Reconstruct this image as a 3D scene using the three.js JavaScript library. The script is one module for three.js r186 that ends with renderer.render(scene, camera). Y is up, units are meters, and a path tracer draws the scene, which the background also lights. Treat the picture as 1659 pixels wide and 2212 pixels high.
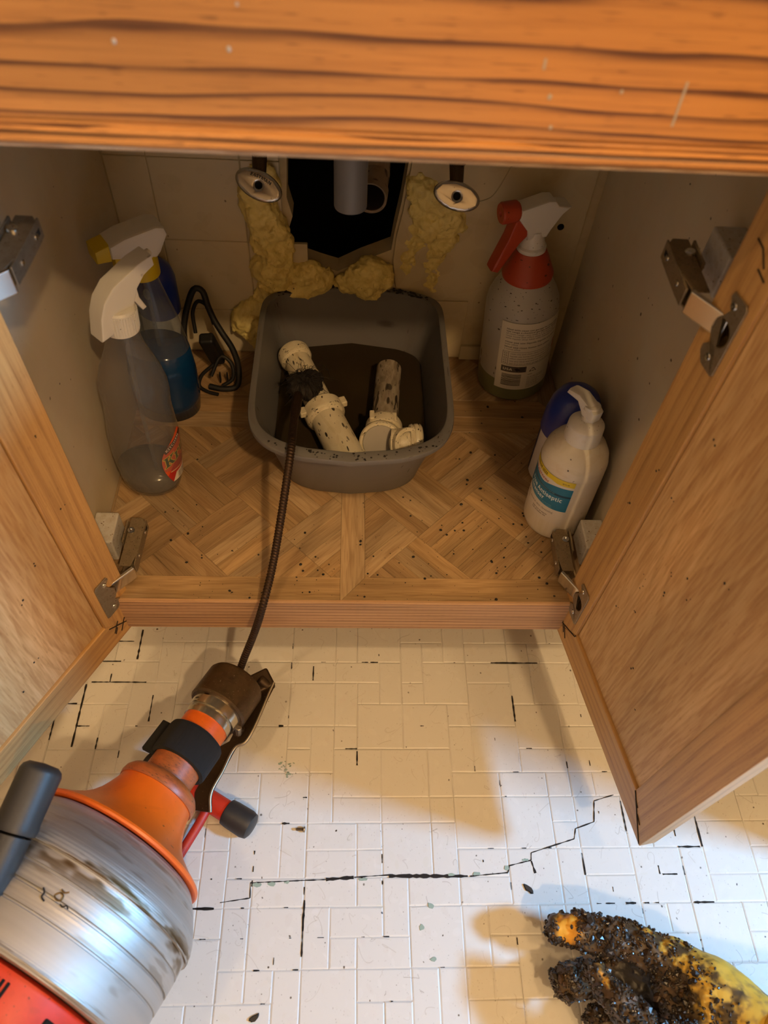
import * as THREE from 'three';
import { RoundedBoxGeometry } from 'three/addons/geometries/RoundedBoxGeometry.js';
import { mergeGeometries, mergeVertices } from 'three/addons/utils/BufferGeometryUtils.js';
import { MarchingCubes } from 'three/addons/objects/MarchingCubes.js';
import { MeshSurfaceSampler } from 'three/addons/math/MeshSurfaceSampler.js';
import { RectAreaLightUniformsLib } from 'three/addons/lights/RectAreaLightUniformsLib.js';

// ---------- camera, light, exposure ----------
const scene = new THREE.Scene();
scene.background = new THREE.Color(0x000000);
const V = (x, y, z) => new THREE.Vector3(x, y, z);
const camera = new THREE.PerspectiveCamera(70.36, 1659 / 2212, 0.02, 20);
camera.position.set(-0.0063, 0.9025, 0.4086);
camera.up.set(-0.0151, 0.597, -0.8021);
camera.lookAt(-0.0063 + 0.0522, 0.9025 - 0.8006, 0.4086 - 0.5969);
camera.focus = 0.86;
camera.userData.fStop = 6;
scene.add(camera);
const renderer = new THREE.WebGLRenderer();
renderer.toneMapping = THREE.LinearToneMapping;
renderer.toneMappingExposure = 0.76;
renderer.shadowMap.enabled = true;
RectAreaLightUniformsLib.init();
const WARM = new THREE.Color().setRGB(1.0, 0.65, 0.31), COOL = new THREE.Color().setRGB(0.22, 0.57, 1.0);
const CEIL_Y = 2.42;
// warm ceiling lamps: [x, z, intensity, label]
const LAMPS = [
  [-0.75, 0.63, 2.4, 'round warm ceiling downlight left of the vanity'],
  [0.62, 0.63, 2.4, 'round warm ceiling downlight right of the vanity'],
  [0.65, 1.55, 9.5, 'round warm ceiling downlight farthest from the vanity'],
];
const WORK_LAMP = { p: V(1.33, 1.05, 0.505), target: V(0.17, 0.05, 0.25), w: 0.16, h: 0.12, radiance: 780 };

// ---------- helpers ----------
function mulberry(a) { return () => { a |= 0; a = (a + 0x6d2b79f5) | 0; let t = Math.imul(a ^ (a >>> 15), 1 | a); t = (t + Math.imul(t ^ (t >>> 7), 61 | t)) ^ t; return ((t ^ (t >>> 14)) >>> 0) / 4294967296; }; }
const rnd = mulberry(20240611);
const rr = (a, b) => a + (b - a) * rnd();
const lerp = (a, b, t) => a + (b - a) * t, clamp = (x, a = 0, b = 1) => Math.min(b, Math.max(a, x)), sstep = (a, b, x) => { const t = clamp((x - a) / (b - a)); return t * t * (3 - 2 * t); };
function hash3(x, y, z) { let h = Math.imul(x, 374761393) + Math.imul(y, 668265263) + Math.imul(z, 2147483647 ^ 0x5bd1e995); h = Math.imul(h ^ (h >>> 13), 1274126177); return ((h ^ (h >>> 16)) >>> 0) / 4294967296; }
// periodic value noise, 0..1
function pn(x, y, px, py, s = 0) {
  const xi = Math.floor(x), yi = Math.floor(y), fx = x - xi, fy = y - yi, u = fx * fx * (3 - 2 * fx), v = fy * fy * (3 - 2 * fy);
  const m = (n, p) => ((n % p) + p) % p, x0 = m(xi, px), x1 = m(xi + 1, px), y0 = m(yi, py), y1 = m(yi + 1, py);
  return lerp(lerp(hash3(x0, y0, s), hash3(x1, y0, s), u), lerp(hash3(x0, y1, s), hash3(x1, y1, s), u), v);
}
function pfbm(u, v, fx, fy, oct, s = 0) { let a = 0.5, t = 0, n = 0; for (let i = 0; i < oct; i++) { t += a * pn(u * fx, v * fy, fx, fy, s + i * 17); n += a; a *= 0.5; fx *= 2; fy *= 2; } return t / n; }
function n3(x, y, z, s = 0) {
  const xi = Math.floor(x), yi = Math.floor(y), zi = Math.floor(z), f = (t) => t * t * (3 - 2 * t), u = f(x - xi), v = f(y - yi), w = f(z - zi);
  const h = (a, b, c) => hash3(a + c * 7919, b, s + c * 31);
  const L = (c) => lerp(lerp(h(xi, yi, c), h(xi + 1, yi, c), u), lerp(h(xi, yi + 1, c), h(xi + 1, yi + 1, c), u), v);
  return lerp(L(zi), L(zi + 1), w);
}
const fbm3 = (x, y, z, s = 0) => (n3(x, y, z, s) * 4 + n3(x * 2, y * 2, z * 2, s + 5) * 2 + n3(x * 4, y * 4, z * 4, s + 9)) / 7;

function dataTex(w, h, fn, srgb = true) {
  const d = new Uint8Array(w * h * 4);
  for (let y = 0, i = 0; y < h; y++) for (let x = 0; x < w; x++, i += 4) { const c = fn((x + 0.5) / w, (y + 0.5) / h); d[i] = clamp(c[0], 0, 255); d[i + 1] = clamp(c[1], 0, 255); d[i + 2] = clamp(c[2], 0, 255); d[i + 3] = 255; }
  const t = new THREE.DataTexture(d, w, h, THREE.RGBAFormat);
  t.wrapS = t.wrapT = THREE.RepeatWrapping; t.magFilter = THREE.LinearFilter; t.minFilter = THREE.LinearFilter; if (srgb) t.colorSpace = THREE.SRGBColorSpace; t.needsUpdate = true;
  return t;
}
function canvasTex(w, h, draw, srgb = true) {
  const c = document.createElement('canvas'); c.width = w; c.height = h; const g = c.getContext('2d'); draw(g, w, h);
  const t = new THREE.CanvasTexture(c); t.wrapS = t.wrapT = THREE.RepeatWrapping; if (srgb) t.colorSpace = THREE.SRGBColorSpace; return t;
}
const mix3 = (a, b, t) => [lerp(a[0], b[0], t), lerp(a[1], b[1], t), lerp(a[2], b[2], t)];
const scl = (t, u, v) => { t.repeat.set(1 / u, 1 / v); return t; };
// wood: u runs along the grain. L x W metres per tile of texture.
function woodTex(w, h, L, W, o) {
  const t = dataTex(w, h, (u, v) => {
    const warp = pfbm(u, v, o.wu || 2, o.wv || 3, 3, o.seed) - 0.5, warp2 = pfbm(u, v, 6, 10, 2, o.seed + 40) - 0.5;
    const ph = v * o.rings + warp * o.warp + warp2 * 0.25 * (o.warp > 0 ? 1 : 0), fr = ph - Math.floor(ph);
    let ring = Math.pow(sstep(0, 1, fr), o.sharp || 3) * (1 - sstep(0.93, 1, fr));
    const br = pfbm(u, v, 10, o.rings * 2, 2, o.seed + 60); ring *= 0.35 + 1.1 * br;
    const st = pfbm(u, v, o.su || 6, o.sv || 160, 2, o.seed + 90) - 0.5;
    const pore = pn(u * (o.pu || 60), v * (o.pv || 260), o.pu || 60, o.pv || 260, o.seed + 120); const pr = pore > (o.pt || 0.8) ? (pore - (o.pt || 0.8)) * 5 * (o.pa ?? 0.5) : 0;
    const big = pfbm(u, v, 2, 3, 2, o.seed + 150) - 0.5;
    let c = mix3(o.base, o.dark, clamp(ring * (o.ra ?? 0.8)));
    c = mix3(c, o.light || [c[0] * 1.15, c[1] * 1.15, c[2] * 1.15], clamp(st * (o.sa ?? 0.8) + 0.2));
    c = mix3(c, o.dark, clamp(-st * (o.sa ?? 0.8) * 0.7 + pr));
    const k = 1 + big * (o.ba ?? 0.2);
    return [c[0] * k, c[1] * k, c[2] * k];
  });
  return scl(t, L, W);
}
const std = (o) => new THREE.MeshStandardMaterial(o), phys = (o) => new THREE.MeshPhysicalMaterial(o);
const rgb = (r, g, b) => new THREE.Color().setRGB(r, g, b);
// spatter: light ground with dark specks; soft = stain strength
function spatterTex(w, h, ground, speck, n, sz, o = {}) {
  const R = mulberry(o.seed || 5);
  return canvasTex(w, h, (g) => {
    g.fillStyle = ground; g.fillRect(0, 0, w, h);
    if (o.stain) for (let i = 0; i < (o.stainN || 260); i++) { g.fillStyle = o.stain; g.globalAlpha = 0.02 + 0.06 * R(); g.beginPath(); g.ellipse(R() * w, R() * h, 4 + R() * w * 0.06, 2 + R() * h * 0.05, R() * 3, 0, 7); g.fill(); }
    g.fillStyle = speck;
    for (let i = 0; i < n; i++) { const s = sz * Math.pow(R(), 3) + 0.5, x = R() * w, y = R() * h, a = R() * 3; g.globalAlpha = 0.35 + 0.65 * R(); for (const dx of [-w, 0, w]) { g.beginPath(); g.ellipse(x + dx, y, s * (0.6 + R() * 0.9), s * (0.5 + R() * 0.6), a, 0, 7); g.fill(); } }
    g.globalAlpha = 1; if (o.extra) o.extra(g, R);
  });
}

const counts = {};
function numbered(n) { const k = (counts[n] = (counts[n] ?? -1) + 1); return k ? n + '_' + String(k).padStart(3, '0') : n; }
function part(parent, name, geo, mat, label) { const m = new THREE.Mesh(geo, mat); m.name = name; m.castShadow = m.receiveShadow = true; if (label) m.userData.label = label; parent.add(m); return m; }
function tag(o, label, category, group) { o.userData.label = label; o.userData.category = category; if (group) o.userData.group = group; return o; }
function thing(name, label, category, p = [0, 0, 0], group) { const g = new THREE.Group(); g.name = numbered(name); g.position.set(...p); scene.add(g); return tag(g, label, category, group); }
function solo(name, label, category, geo, mat, p = [0, 0, 0]) { const m = part(scene, numbered(name), geo, mat); m.position.set(...p); return tag(m, label, category); }
function struct(name, geo, mat) { const m = geo ? new THREE.Mesh(geo, mat) : new THREE.Group(); m.name = name; m.castShadow = m.receiveShadow = true; m.userData.kind = 'structure'; scene.add(m); return m; }

const flat = (g) => { const q = g.index ? g.toNonIndexed() : g; return q; };
const T = (g, x, y, z) => g.translate(x, y, z);
// box projected uv in metres, u along the grain axis (0 x, 1 y, 2 z)
function gUV(g0, grain = 0, ou = 0, ov = 0) {
  const g = flat(g0), p = g.attributes.position, n = g.attributes.normal, uv = new Float32Array(p.count * 2);
  for (let i = 0; i < p.count; i += 3) {
    const nx = Math.abs(n.getX(i) + n.getX(i + 1) + n.getX(i + 2)), ny = Math.abs(n.getY(i) + n.getY(i + 1) + n.getY(i + 2)), nz = Math.abs(n.getZ(i) + n.getZ(i + 1) + n.getZ(i + 2));
    const ax = nx > ny && nx > nz ? 0 : ny > nz ? 1 : 2;
    let a = [0, 1, 2].filter((k) => k !== ax); if (a[1] === grain) a = [a[1], a[0]];
    for (let k = 0; k < 3; k++) { uv[(i + k) * 2] = p.getComponent(i + k, a[0]) + ou; uv[(i + k) * 2 + 1] = p.getComponent(i + k, a[1]) + ov + 0.137 * ax; }
  }
  g.setAttribute('uv', new THREE.BufferAttribute(uv, 2)); return g;
}
const bx = (w, h, d, r = 0.001, s = 2) => new RoundedBoxGeometry(w, h, d, s, Math.min(r, w / 2.1, h / 2.1, d / 2.1));
function merge(list) { const l = list.map((g) => { const q = flat(g); for (const k of Object.keys(q.attributes)) if (!['position', 'normal', 'uv'].includes(k)) q.deleteAttribute(k); if (!q.attributes.uv) q.setAttribute('uv', new THREE.BufferAttribute(new Float32Array(q.attributes.position.count * 2), 2)); return q; }); return mergeGeometries(l); }
// lathe around +y; pts [[y, r], ...]
function lathe(pts, seg = 48, a0 = 0, a1 = Math.PI * 2) { return new THREE.LatheGeometry(pts.map(([y, r]) => new THREE.Vector2(Math.max(r, 0.00005), y)), seg, a0, a1); }
// sharp-edged lathe: repeats profile points so that shading breaks at each
function latheS(pts, seg = 48) { const g = lathe(pts, seg); const q = flat(g); q.computeVertexNormals(); return smoothNormals(q, 35); }
function smoothNormals(g0, deg) {
  const g = flat(g0); g.computeVertexNormals(); const p = g.attributes.position, n = g.attributes.normal, map = new Map(), c = Math.cos(deg * Math.PI / 180);
  const fn = [];
  for (let i = 0; i < p.count; i += 3) { const a = V(p.getX(i), p.getY(i), p.getZ(i)), b = V(p.getX(i + 1), p.getY(i + 1), p.getZ(i + 1)), d = V(p.getX(i + 2), p.getY(i + 2), p.getZ(i + 2)); const f = b.sub(a).cross(d.sub(a)); fn.push(f); }
  const key = (i) => Math.round(p.getX(i) * 5e4) + ',' + Math.round(p.getY(i) * 5e4) + ',' + Math.round(p.getZ(i) * 5e4);
  for (let i = 0; i < p.count; i++) { const k = key(i); if (!map.has(k)) map.set(k, []); map.get(k).push((i / 3) | 0); }
  const un = fn.map((f) => f.clone().normalize());
  for (let i = 0; i < p.count; i++) { const me = un[(i / 3) | 0], s = V(0, 0, 0); for (const j of map.get(key(i))) if (un[j].dot(me) > c) s.add(fn[j]); s.normalize(); n.setXYZ(i, s.x, s.y, s.z); }
  return g;
}
// turn a geometry whose axis is +y onto p0 + dir
function along(g, p0, dir, roll = 0) { const q = new THREE.Quaternion().setFromUnitVectors(V(0, 1, 0), dir.clone().normalize()); if (roll) g.rotateY(roll); g.applyQuaternion(q); g.translate(p0.x, p0.y, p0.z); return g; }
function rod(a, b, r, seg = 16, r2 = r) { const d = b.clone().sub(a), l = d.length(), c = Math.min(r * 0.2, 0.002); return along(latheS([[0, 0], [0, r - c], [c, r], [l - c, r2], [l, r2 - c], [l, 0]], seg), a, d); }
function tube(pts, r, seg = 60, rad = 10, closed = false) { return new THREE.TubeGeometry(new THREE.CatmullRomCurve3(pts, closed, 'centripetal'), seg, r, rad, closed); }
function ext(pts, depth, bevel = 0.0006, holes = []) {
  const s = new THREE.Shape(pts.map(([x, y]) => new THREE.Vector2(x, y))); for (const h of holes) s.holes.push(new THREE.Path(h.map(([x, y]) => new THREE.Vector2(x, y))));
  return new THREE.ExtrudeGeometry(s, { depth: Math.max(depth - 2 * bevel, 1e-5), bevelEnabled: bevel > 0, bevelThickness: bevel, bevelSize: bevel, bevelOffset: -bevel, bevelSegments: 2, curveSegments: 10 }).translate(0, 0, bevel);
}
const circ = (cx, cy, r, n = 20) => Array.from({ length: n }, (_, i) => [cx + r * Math.cos(i / n * 6.28318), cy + r * Math.sin(i / n * 6.28318)]);
const oval = (cx, cy, a, b, n = 28) => Array.from({ length: n }, (_, i) => [cx + a * Math.cos(i / n * 6.28318), cy + b * Math.sin(i / n * 6.28318)]);
// flat piece on a horizontal sheet: polygon [[x,z]], chamfered top edge; uv along dir
function slab(poly, y1, y0, gap, ch, dir = [1, 0], ou = 0, ov = 0, cw = ch) {
  poly = poly.filter((a, i) => { const b = poly[(i + poly.length - 1) % poly.length]; return Math.hypot(a[0] - b[0], a[1] - b[1]) > 1e-5; });
  let area = 0; poly.forEach((a, i) => { const b = poly[(i + 1) % poly.length]; area += a[0] * b[1] - b[0] * a[1]; });
  if (area < 0) poly = poly.slice().reverse();
  const inset = (d) => poly.map((b, i) => { const a = poly[(i + poly.length - 1) % poly.length], c = poly[(i + 1) % poly.length]; const n1 = [-(b[1] - a[1]), b[0] - a[0]], n2 = [-(c[1] - b[1]), c[0] - b[0]]; const l1 = Math.hypot(...n1), l2 = Math.hypot(...n2); n1[0] /= l1; n1[1] /= l1; n2[0] /= l2; n2[1] /= l2; const k = d / Math.max(0.35, 1 + n1[0] * n2[0] + n1[1] * n2[1]); return [b[0] + (n1[0] + n2[0]) * k, b[1] + (n1[1] + n2[1]) * k]; });
  const o = inset(gap), t = inset(gap + cw), P = []; const tri = (...q) => { for (const v of q) P.push(...v); };
  const at = (q, y) => [q[0], y, q[1]];
  for (let i = 1; i < t.length - 1; i++) tri(at(t[0], y1), at(t[i + 1], y1), at(t[i], y1));
  for (let i = 0; i < o.length; i++) { const j = (i + 1) % o.length; const a = at(t[i], y1), b = at(t[j], y1), c = at(o[j], y1 - ch), d = at(o[i], y1 - ch); tri(a, b, c, a, c, d); const e = at(o[j], y0), f = at(o[i], y0); tri(d, c, e, d, e, f); }
  const g = new THREE.BufferGeometry(); g.setAttribute('position', new THREE.Float32BufferAttribute(P, 3)); g.computeVertexNormals();
  const uv = []; for (let i = 0; i < P.length; i += 3) uv.push(P[i] * dir[0] + P[i + 2] * dir[1] + ou, -P[i] * dir[1] + P[i + 2] * dir[0] + ov + P[i + 1]);
  g.setAttribute('uv', new THREE.Float32BufferAttribute(uv, 2)); return g;
}
function clipPoly(poly, ax, val, keepLess) { const out = []; const ins = (p) => keepLess ? p[ax] <= val : p[ax] >= val; poly.forEach((a, i) => { const b = poly[(i + 1) % poly.length]; if (ins(a)) out.push(a); if (ins(a) !== ins(b)) { const t = (val - a[ax]) / (b[ax] - a[ax]); out.push([lerp(a[0], b[0], t), lerp(a[1], b[1], t)]); } }); return out; }
const clipRect = (p, x0, x1, z0, z1) => { for (const [ax, v, k] of [[0, x0, false], [0, x1, true], [1, z0, false], [1, z1, true]]) { if (p.length < 3) return []; p = clipPoly(p, ax, v, k); } return p; };
const polyArea = (p) => Math.abs(p.reduce((s, a, i) => { const b = p[(i + 1) % p.length]; return s + a[0] * b[1] - b[0] * a[1]; }, 0)) / 2;
// rings of equal point count -> skin
function skin(rings, closed = true, capA = false, capB = false) {
  const n = rings[0].length, pos = [], idx = [], uv = [];
  rings.forEach((r, j) => r.forEach((p, i) => { pos.push(p.x, p.y, p.z); uv.push(i / n, j / (rings.length - 1)); }));
  for (let j = 0; j < rings.length - 1; j++) for (let i = 0; i < (closed ? n : n - 1); i++) { const a = j * n + i, b = j * n + (i + 1) % n, c = a + n, d = b + n; idx.push(a, b, d, a, d, c); }
  const cap = (j, flip) => { const c = rings[j].reduce((s, p) => s.add(p), V(0, 0, 0)).multiplyScalar(1 / n); const k = pos.length / 3; pos.push(c.x, c.y, c.z); uv.push(0.5, 0.5); for (let i = 0; i < n; i++) { const a = j * n + i, b = j * n + (i + 1) % n; flip ? idx.push(k, b, a) : idx.push(k, a, b); } };
  if (capA) cap(0, true); if (capB) cap(rings.length - 1, false);
  const g = new THREE.BufferGeometry(); g.setAttribute('position', new THREE.Float32BufferAttribute(pos, 3)); g.setAttribute('uv', new THREE.Float32BufferAttribute(uv, 2)); g.setIndex(idx); g.computeVertexNormals(); return g;
}
// iso surface of a signed distance fn (metres, negative inside)
function isoMesh(fn, lo, hi, cell) {
  const ext_ = Math.max(hi.x - lo.x, hi.y - lo.y, hi.z - lo.z) / 2, c = lo.clone().add(hi).multiplyScalar(0.5), N = Math.ceil(2 * ext_ / cell) + 6, half = N / 2, k = cell;
  const mc = new MarchingCubes(N, new THREE.MeshBasicMaterial(), false, false, 400000); mc.isolation = 0;
  for (let z = 0; z < N; z++) for (let y = 0; y < N; y++) for (let x = 0; x < N; x++) {
    const X = c.x + (x - half) * k, Y = c.y + (y - half) * k, Z = c.z + (z - half) * k;
    mc.field[x + y * N + z * N * N] = (X < lo.x - k || X > hi.x + k || Y < lo.y - k || Y > hi.y + k || Z < lo.z - k || Z > hi.z + k) ? -1 : -fn(X, Y, Z);
  }
  mc.update();
  const cnt = mc.count, p = new Float32Array(mc.positionArray.slice(0, cnt * 3)); const s = k * half;
  for (let i = 0; i < cnt; i++) { p[i * 3] = p[i * 3] * s + c.x; p[i * 3 + 1] = p[i * 3 + 1] * s + c.y; p[i * 3 + 2] = p[i * 3 + 2] * s + c.z; }
  let g = new THREE.BufferGeometry(); g.setAttribute('position', new THREE.BufferAttribute(p, 3)); g = mergeVertices(g, 1e-5); g.computeVertexNormals();
  const q = g.attributes.position, uv = new Float32Array(q.count * 2); for (let i = 0; i < q.count; i++) { uv[i * 2] = q.getX(i) + q.getZ(i) * 0.5; uv[i * 2 + 1] = q.getY(i) + q.getZ(i) * 0.5; }
  g.setAttribute('uv', new THREE.BufferAttribute(uv, 2)); return g;
}
const smin = (a, b, k) => { const h = clamp(0.5 + 0.5 * (b - a) / k); return lerp(b, a, h) - k * h * (1 - h); };
function capsule(x, y, z, a, b, ra, rb) { const bx_ = b.x - a.x, by = b.y - a.y, bz = b.z - a.z, px = x - a.x, py = y - a.y, pz = z - a.z; const t = clamp((px * bx_ + py * by + pz * bz) / (bx_ * bx_ + by * by + bz * bz)); return Math.hypot(px - bx_ * t, py - by * t, pz - bz * t) - lerp(ra, rb, t); }
// ---------- materials ----------
const M = {};
M.apron = std({ map: woodTex(1024, 512, 0.5, 0.09, { base: [190, 130, 68], dark: [80, 46, 27], light: [214, 154, 84], rings: 6, warp: 1.7, wu: 2, wv: 2, sharp: 9, ra: 1.5, su: 10, sv: 46, sa: 0.4, pu: 40, pv: 120, pt: 0.8, pa: 0.4, seed: 3, ba: 0.22 }), roughness: 0.42 });
M.stile = std({ map: woodTex(512, 512, 0.4, 0.08, { base: [188, 146, 90], dark: [136, 94, 52], light: [206, 166, 108], rings: 7, warp: 1.2, sharp: 3, ra: 0.55, su: 8, sv: 90, sa: 0.6, seed: 11 }), roughness: 0.45 });
M.panel = std({ map: woodTex(1024, 512, 0.4, 0.2, { base: [196, 156, 104], dark: [158, 114, 68], light: [226, 196, 146], rings: 9, warp: 2.2, wu: 2, wv: 2, sharp: 2, ra: 0.4, su: 16, sv: 110, sa: 0.85, pu: 50, pv: 220, pt: 0.82, seed: 23, ba: 0.25 }), roughness: 0.5 });
M.rail = std({ map: woodTex(1024, 256, 0.5, 0.06, { base: [180, 142, 104], dark: [112, 76, 50], light: [198, 162, 124], rings: 9, warp: 0.7, sharp: 2, ra: 0.8, su: 5, sv: 70, sa: 0.6, seed: 31 }), roughness: 0.5 });
const VN = { base: [166, 140, 106], dark: [134, 106, 74], light: [190, 166, 130], rings: 5, warp: 2.6, wu: 2, wv: 2, sharp: 2, ra: 0.55, su: 10, sv: 70, sa: 0.9, pu: 30, pv: 120, pt: 0.84, seed: 41, ba: 0.35 };
M.vinyl = [0, 1, 2].map((k) => std({ map: woodTex(512, 256, 0.22, 0.07, { ...VN, seed: 41 + k * 7 }), color: [0xffffff, 0xece4da, 0xf6eee0][k], roughness: 0.36 }));
M.worn = std({ map: woodTex(512, 128, 0.4, 0.03, { base: [186, 158, 128], dark: [120, 88, 62], light: [206, 184, 158], rings: 3, warp: 0.6, sharp: 2, ra: 0.4, su: 24, sv: 20, sa: 1.3, seed: 71 }), roughness: 0.8 });
M.vinylBase = std({ color: 0x6a5236, roughness: 0.6 });
const dots = (g, R, w, h, n, a, b, col) => { g.fillStyle = col; for (let i = 0; i < n; i++) { g.globalAlpha = 0.4 + 0.6 * R(); const s = a + (b - a) * Math.pow(R(), 4); g.beginPath(); g.ellipse(R() * w, R() * h, s, s * (0.5 + 0.6 * R()), R() * 3, 0, 7); g.fill(); } g.globalAlpha = 1; };
M.handle = std({ map: scl(spatterTex(128, 128, '#c4c0ba', '#4a4038', 30, 2, { seed: 5 }), 0.03, 0.03), metalness: 0.95, roughness: 0.27 });
M.melamine = std({ map: scl(canvasTex(1024, 1024, (g, w, h) => { const R = mulberry(77); g.fillStyle = '#cbbda4'; g.fillRect(0, 0, w, h); for (let i = 0; i < 500; i++) { g.globalAlpha = 0.03; g.fillStyle = R() > 0.5 ? '#a48a6a' : '#ded8cc'; g.beginPath(); g.ellipse(R() * w, R() * h, 10 + R() * 60, 10 + R() * 60, 0, 0, 7); g.fill(); } dots(g, R, w, h, 160, 0.6, 4, '#33261a'); }), 0.5, 0.5), roughness: 0.42 });
// painted kitchen floor: specks, hairs, scuffs; uv = world metres, one tile of texture = 1.0 x 0.6 m
M.paint = std({ map: scl(canvasTex(2048, 1229, (g, w, h) => {
  const R = mulberry(99); g.fillStyle = '#d4d2cc'; g.fillRect(0, 0, w, h);
  for (let i = 0; i < 5000; i++) { g.globalAlpha = 0.02 + 0.05 * R(); g.fillStyle = R() > 0.6 ? '#b9ad98' : R() > 0.4 ? '#ffffff' : '#c8c6c4'; g.beginPath(); g.ellipse(R() * w, R() * h, 2 + R() * 12, 1 + R() * 8, R() * 3, 0, 7); g.fill(); }
  for (let i = 0; i < 9000; i++) { g.globalAlpha = 0.1 + 0.25 * R(); g.fillStyle = '#6e6458'; const s = 0.5 + R() * 0.9; g.fillRect(R() * w, R() * h, s, s * (1 + R() * 1.5)); }
  dots(g, R, w, h, 800, 0.5, 2.6, '#241c14');
  g.lineWidth = 0.7; for (let i = 0; i < 420; i++) { g.globalAlpha = 0.25 + 0.35 * R(); g.strokeStyle = R() > 0.5 ? '#5c5044' : '#8a7a68'; const x = R() * w, y = R() * h; g.beginPath(); g.moveTo(x, y); g.bezierCurveTo(x + (R() - 0.5) * 40, y + (R() - 0.5) * 40, x + (R() - 0.5) * 60, y + (R() - 0.5) * 60, x + (R() - 0.5) * 70, y + (R() - 0.5) * 70); g.stroke(); }
  g.globalAlpha = 1;
}), 1.0, 0.6), roughness: 0.42 });
M.joint = std({ color: 0xd8d4cc, roughness: 0.5 });
M.dirtDark = std({ color: 0x1c1611, roughness: 0.9 });
M.greenPaint = std({ color: 0x8fa294, roughness: 0.6 });
M.chip = std({ color: 0x16120e, roughness: 0.5 });
M.roomWall = std({ color: 0x9a8c76, roughness: 0.9 });
M.ceil = std({ color: 0xbab2a6, roughness: 0.95 });
M.wallBoard = std({ map: scl(spatterTex(512, 512, '#c9bb98', '#4a3a26', 50, 2.2, { seed: 8, stain: '#8d7648', stainN: 200 }), 0.4, 0.4), roughness: 0.75 });
M.tile = std({ map: scl(spatterTex(256, 256, '#cdc2a6', '#5a4a34', 14, 1.6, { seed: 18, stain: '#9a8a60', stainN: 60 }), 0.21, 0.21), roughness: 0.3 });
M.grout = std({ color: 0xb5a888, roughness: 0.95 });
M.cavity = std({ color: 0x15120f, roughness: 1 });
M.darkHole = std({ color: 0x0b0907, roughness: 1 });
M.counter = std({ color: 0xcfc8ba, roughness: 0.4 });
M.pen = std({ color: 0x1d1713, roughness: 0.8 });
M.nickel = std({ map: scl(spatterTex(256, 256, '#a49a88', '#3a3026', 220, 2.5, { seed: 4, stain: '#6b5a42', stainN: 260 }), 0.05, 0.05), metalness: 0.85, roughness: 0.42 });
M.nickelDirty = std({ map: scl(spatterTex(256, 256, '#8d7c62', '#2c2118', 260, 3, { seed: 14, stain: '#5d4a32', stainN: 400 }), 0.05, 0.05), metalness: 0.45, roughness: 0.62 });
M.chrome = std({ color: 0xd8d6d2, metalness: 1, roughness: 0.16 });
M.brass = std({ color: 0x6d5836, metalness: 0.8, roughness: 0.4 });
M.blockWhite = std({ map: scl(spatterTex(256, 256, '#c9c6c0', '#6a5138', 160, 3, { seed: 24, stain: '#8a6c48', stainN: 330 }), 0.06, 0.06), roughness: 0.55 });
M.foam = std({ map: scl(spatterTex(512, 512, '#ead888', '#1c160d', 26, 4, { seed: 34, stain: '#94702e', stainN: 330 }), 0.12, 0.12), roughness: 0.5 });
M.basin = std({ map: scl(spatterTex(1024, 512, '#696765', '#15110d', 420, 3.4, { seed: 44, stain: '#4e4336', stainN: 300 }), 1, 1), roughness: 0.5 });
M.water = phys({ color: rgb(0.030, 0.021, 0.011), roughness: 0.06, ior: 1.33, specularIntensity: 0.8 });
M.pvc = std({ map: spatterTex(1024, 1024, '#e4d9bc', '#17110b', 700, 13, { seed: 54, stain: '#8f7438', stainN: 300 }), roughness: 0.42 });
M.pvcStained = std({ map: spatterTex(512, 512, '#a89d8a', '#1a120b', 620, 16, { seed: 64, stain: '#2c1c0e', stainN: 1500, extra: (g) => { g.globalAlpha = 0.75; g.fillStyle = '#5e3412'; for (let i = 0; i < 60; i++) { const R = mulberry(i + 3); g.globalAlpha = 0.35; g.fillRect(300 + R() * 90, R() * 300, 8 + R() * 26, 60 + R() * 200); } g.globalAlpha = 1; } }), roughness: 0.6 });
M.pvcGrey = std({ color: 0x6f7072, roughness: 0.45 });
M.pvcDisc = std({ map: spatterTex(128, 128, '#b5afa4', '#17110b', 14, 3, { seed: 66 }), roughness: 0.5 });
M.oldPipe = std({ map: spatterTex(256, 256, '#8c7c68', '#2a1d12', 160, 8, { seed: 74, stain: '#4a2f18', stainN: 300 }), roughness: 0.6 });
M.pipeIn = std({ color: 0x2a2016, roughness: 0.9 });
M.steelBlack = std({ map: scl(spatterTex(512, 512, '#5b4a36', '#8f7f68', 500, 3, { seed: 84, stain: '#2c2015', stainN: 700 }), 0.1, 0.1), metalness: 0.7, roughness: 0.46 });
M.lever = std({ map: scl(spatterTex(256, 256, '#4a3a2a', '#84725c', 200, 2, { seed: 85, stain: '#20160d', stainN: 300 }), 0.08, 0.08), metalness: 0.65, roughness: 0.5 });
M.cable = std({ color: 0x3e2e22, metalness: 0.75, roughness: 0.5 });
M.hair = std({ color: 0x1a120d, roughness: 0.75 });
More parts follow.
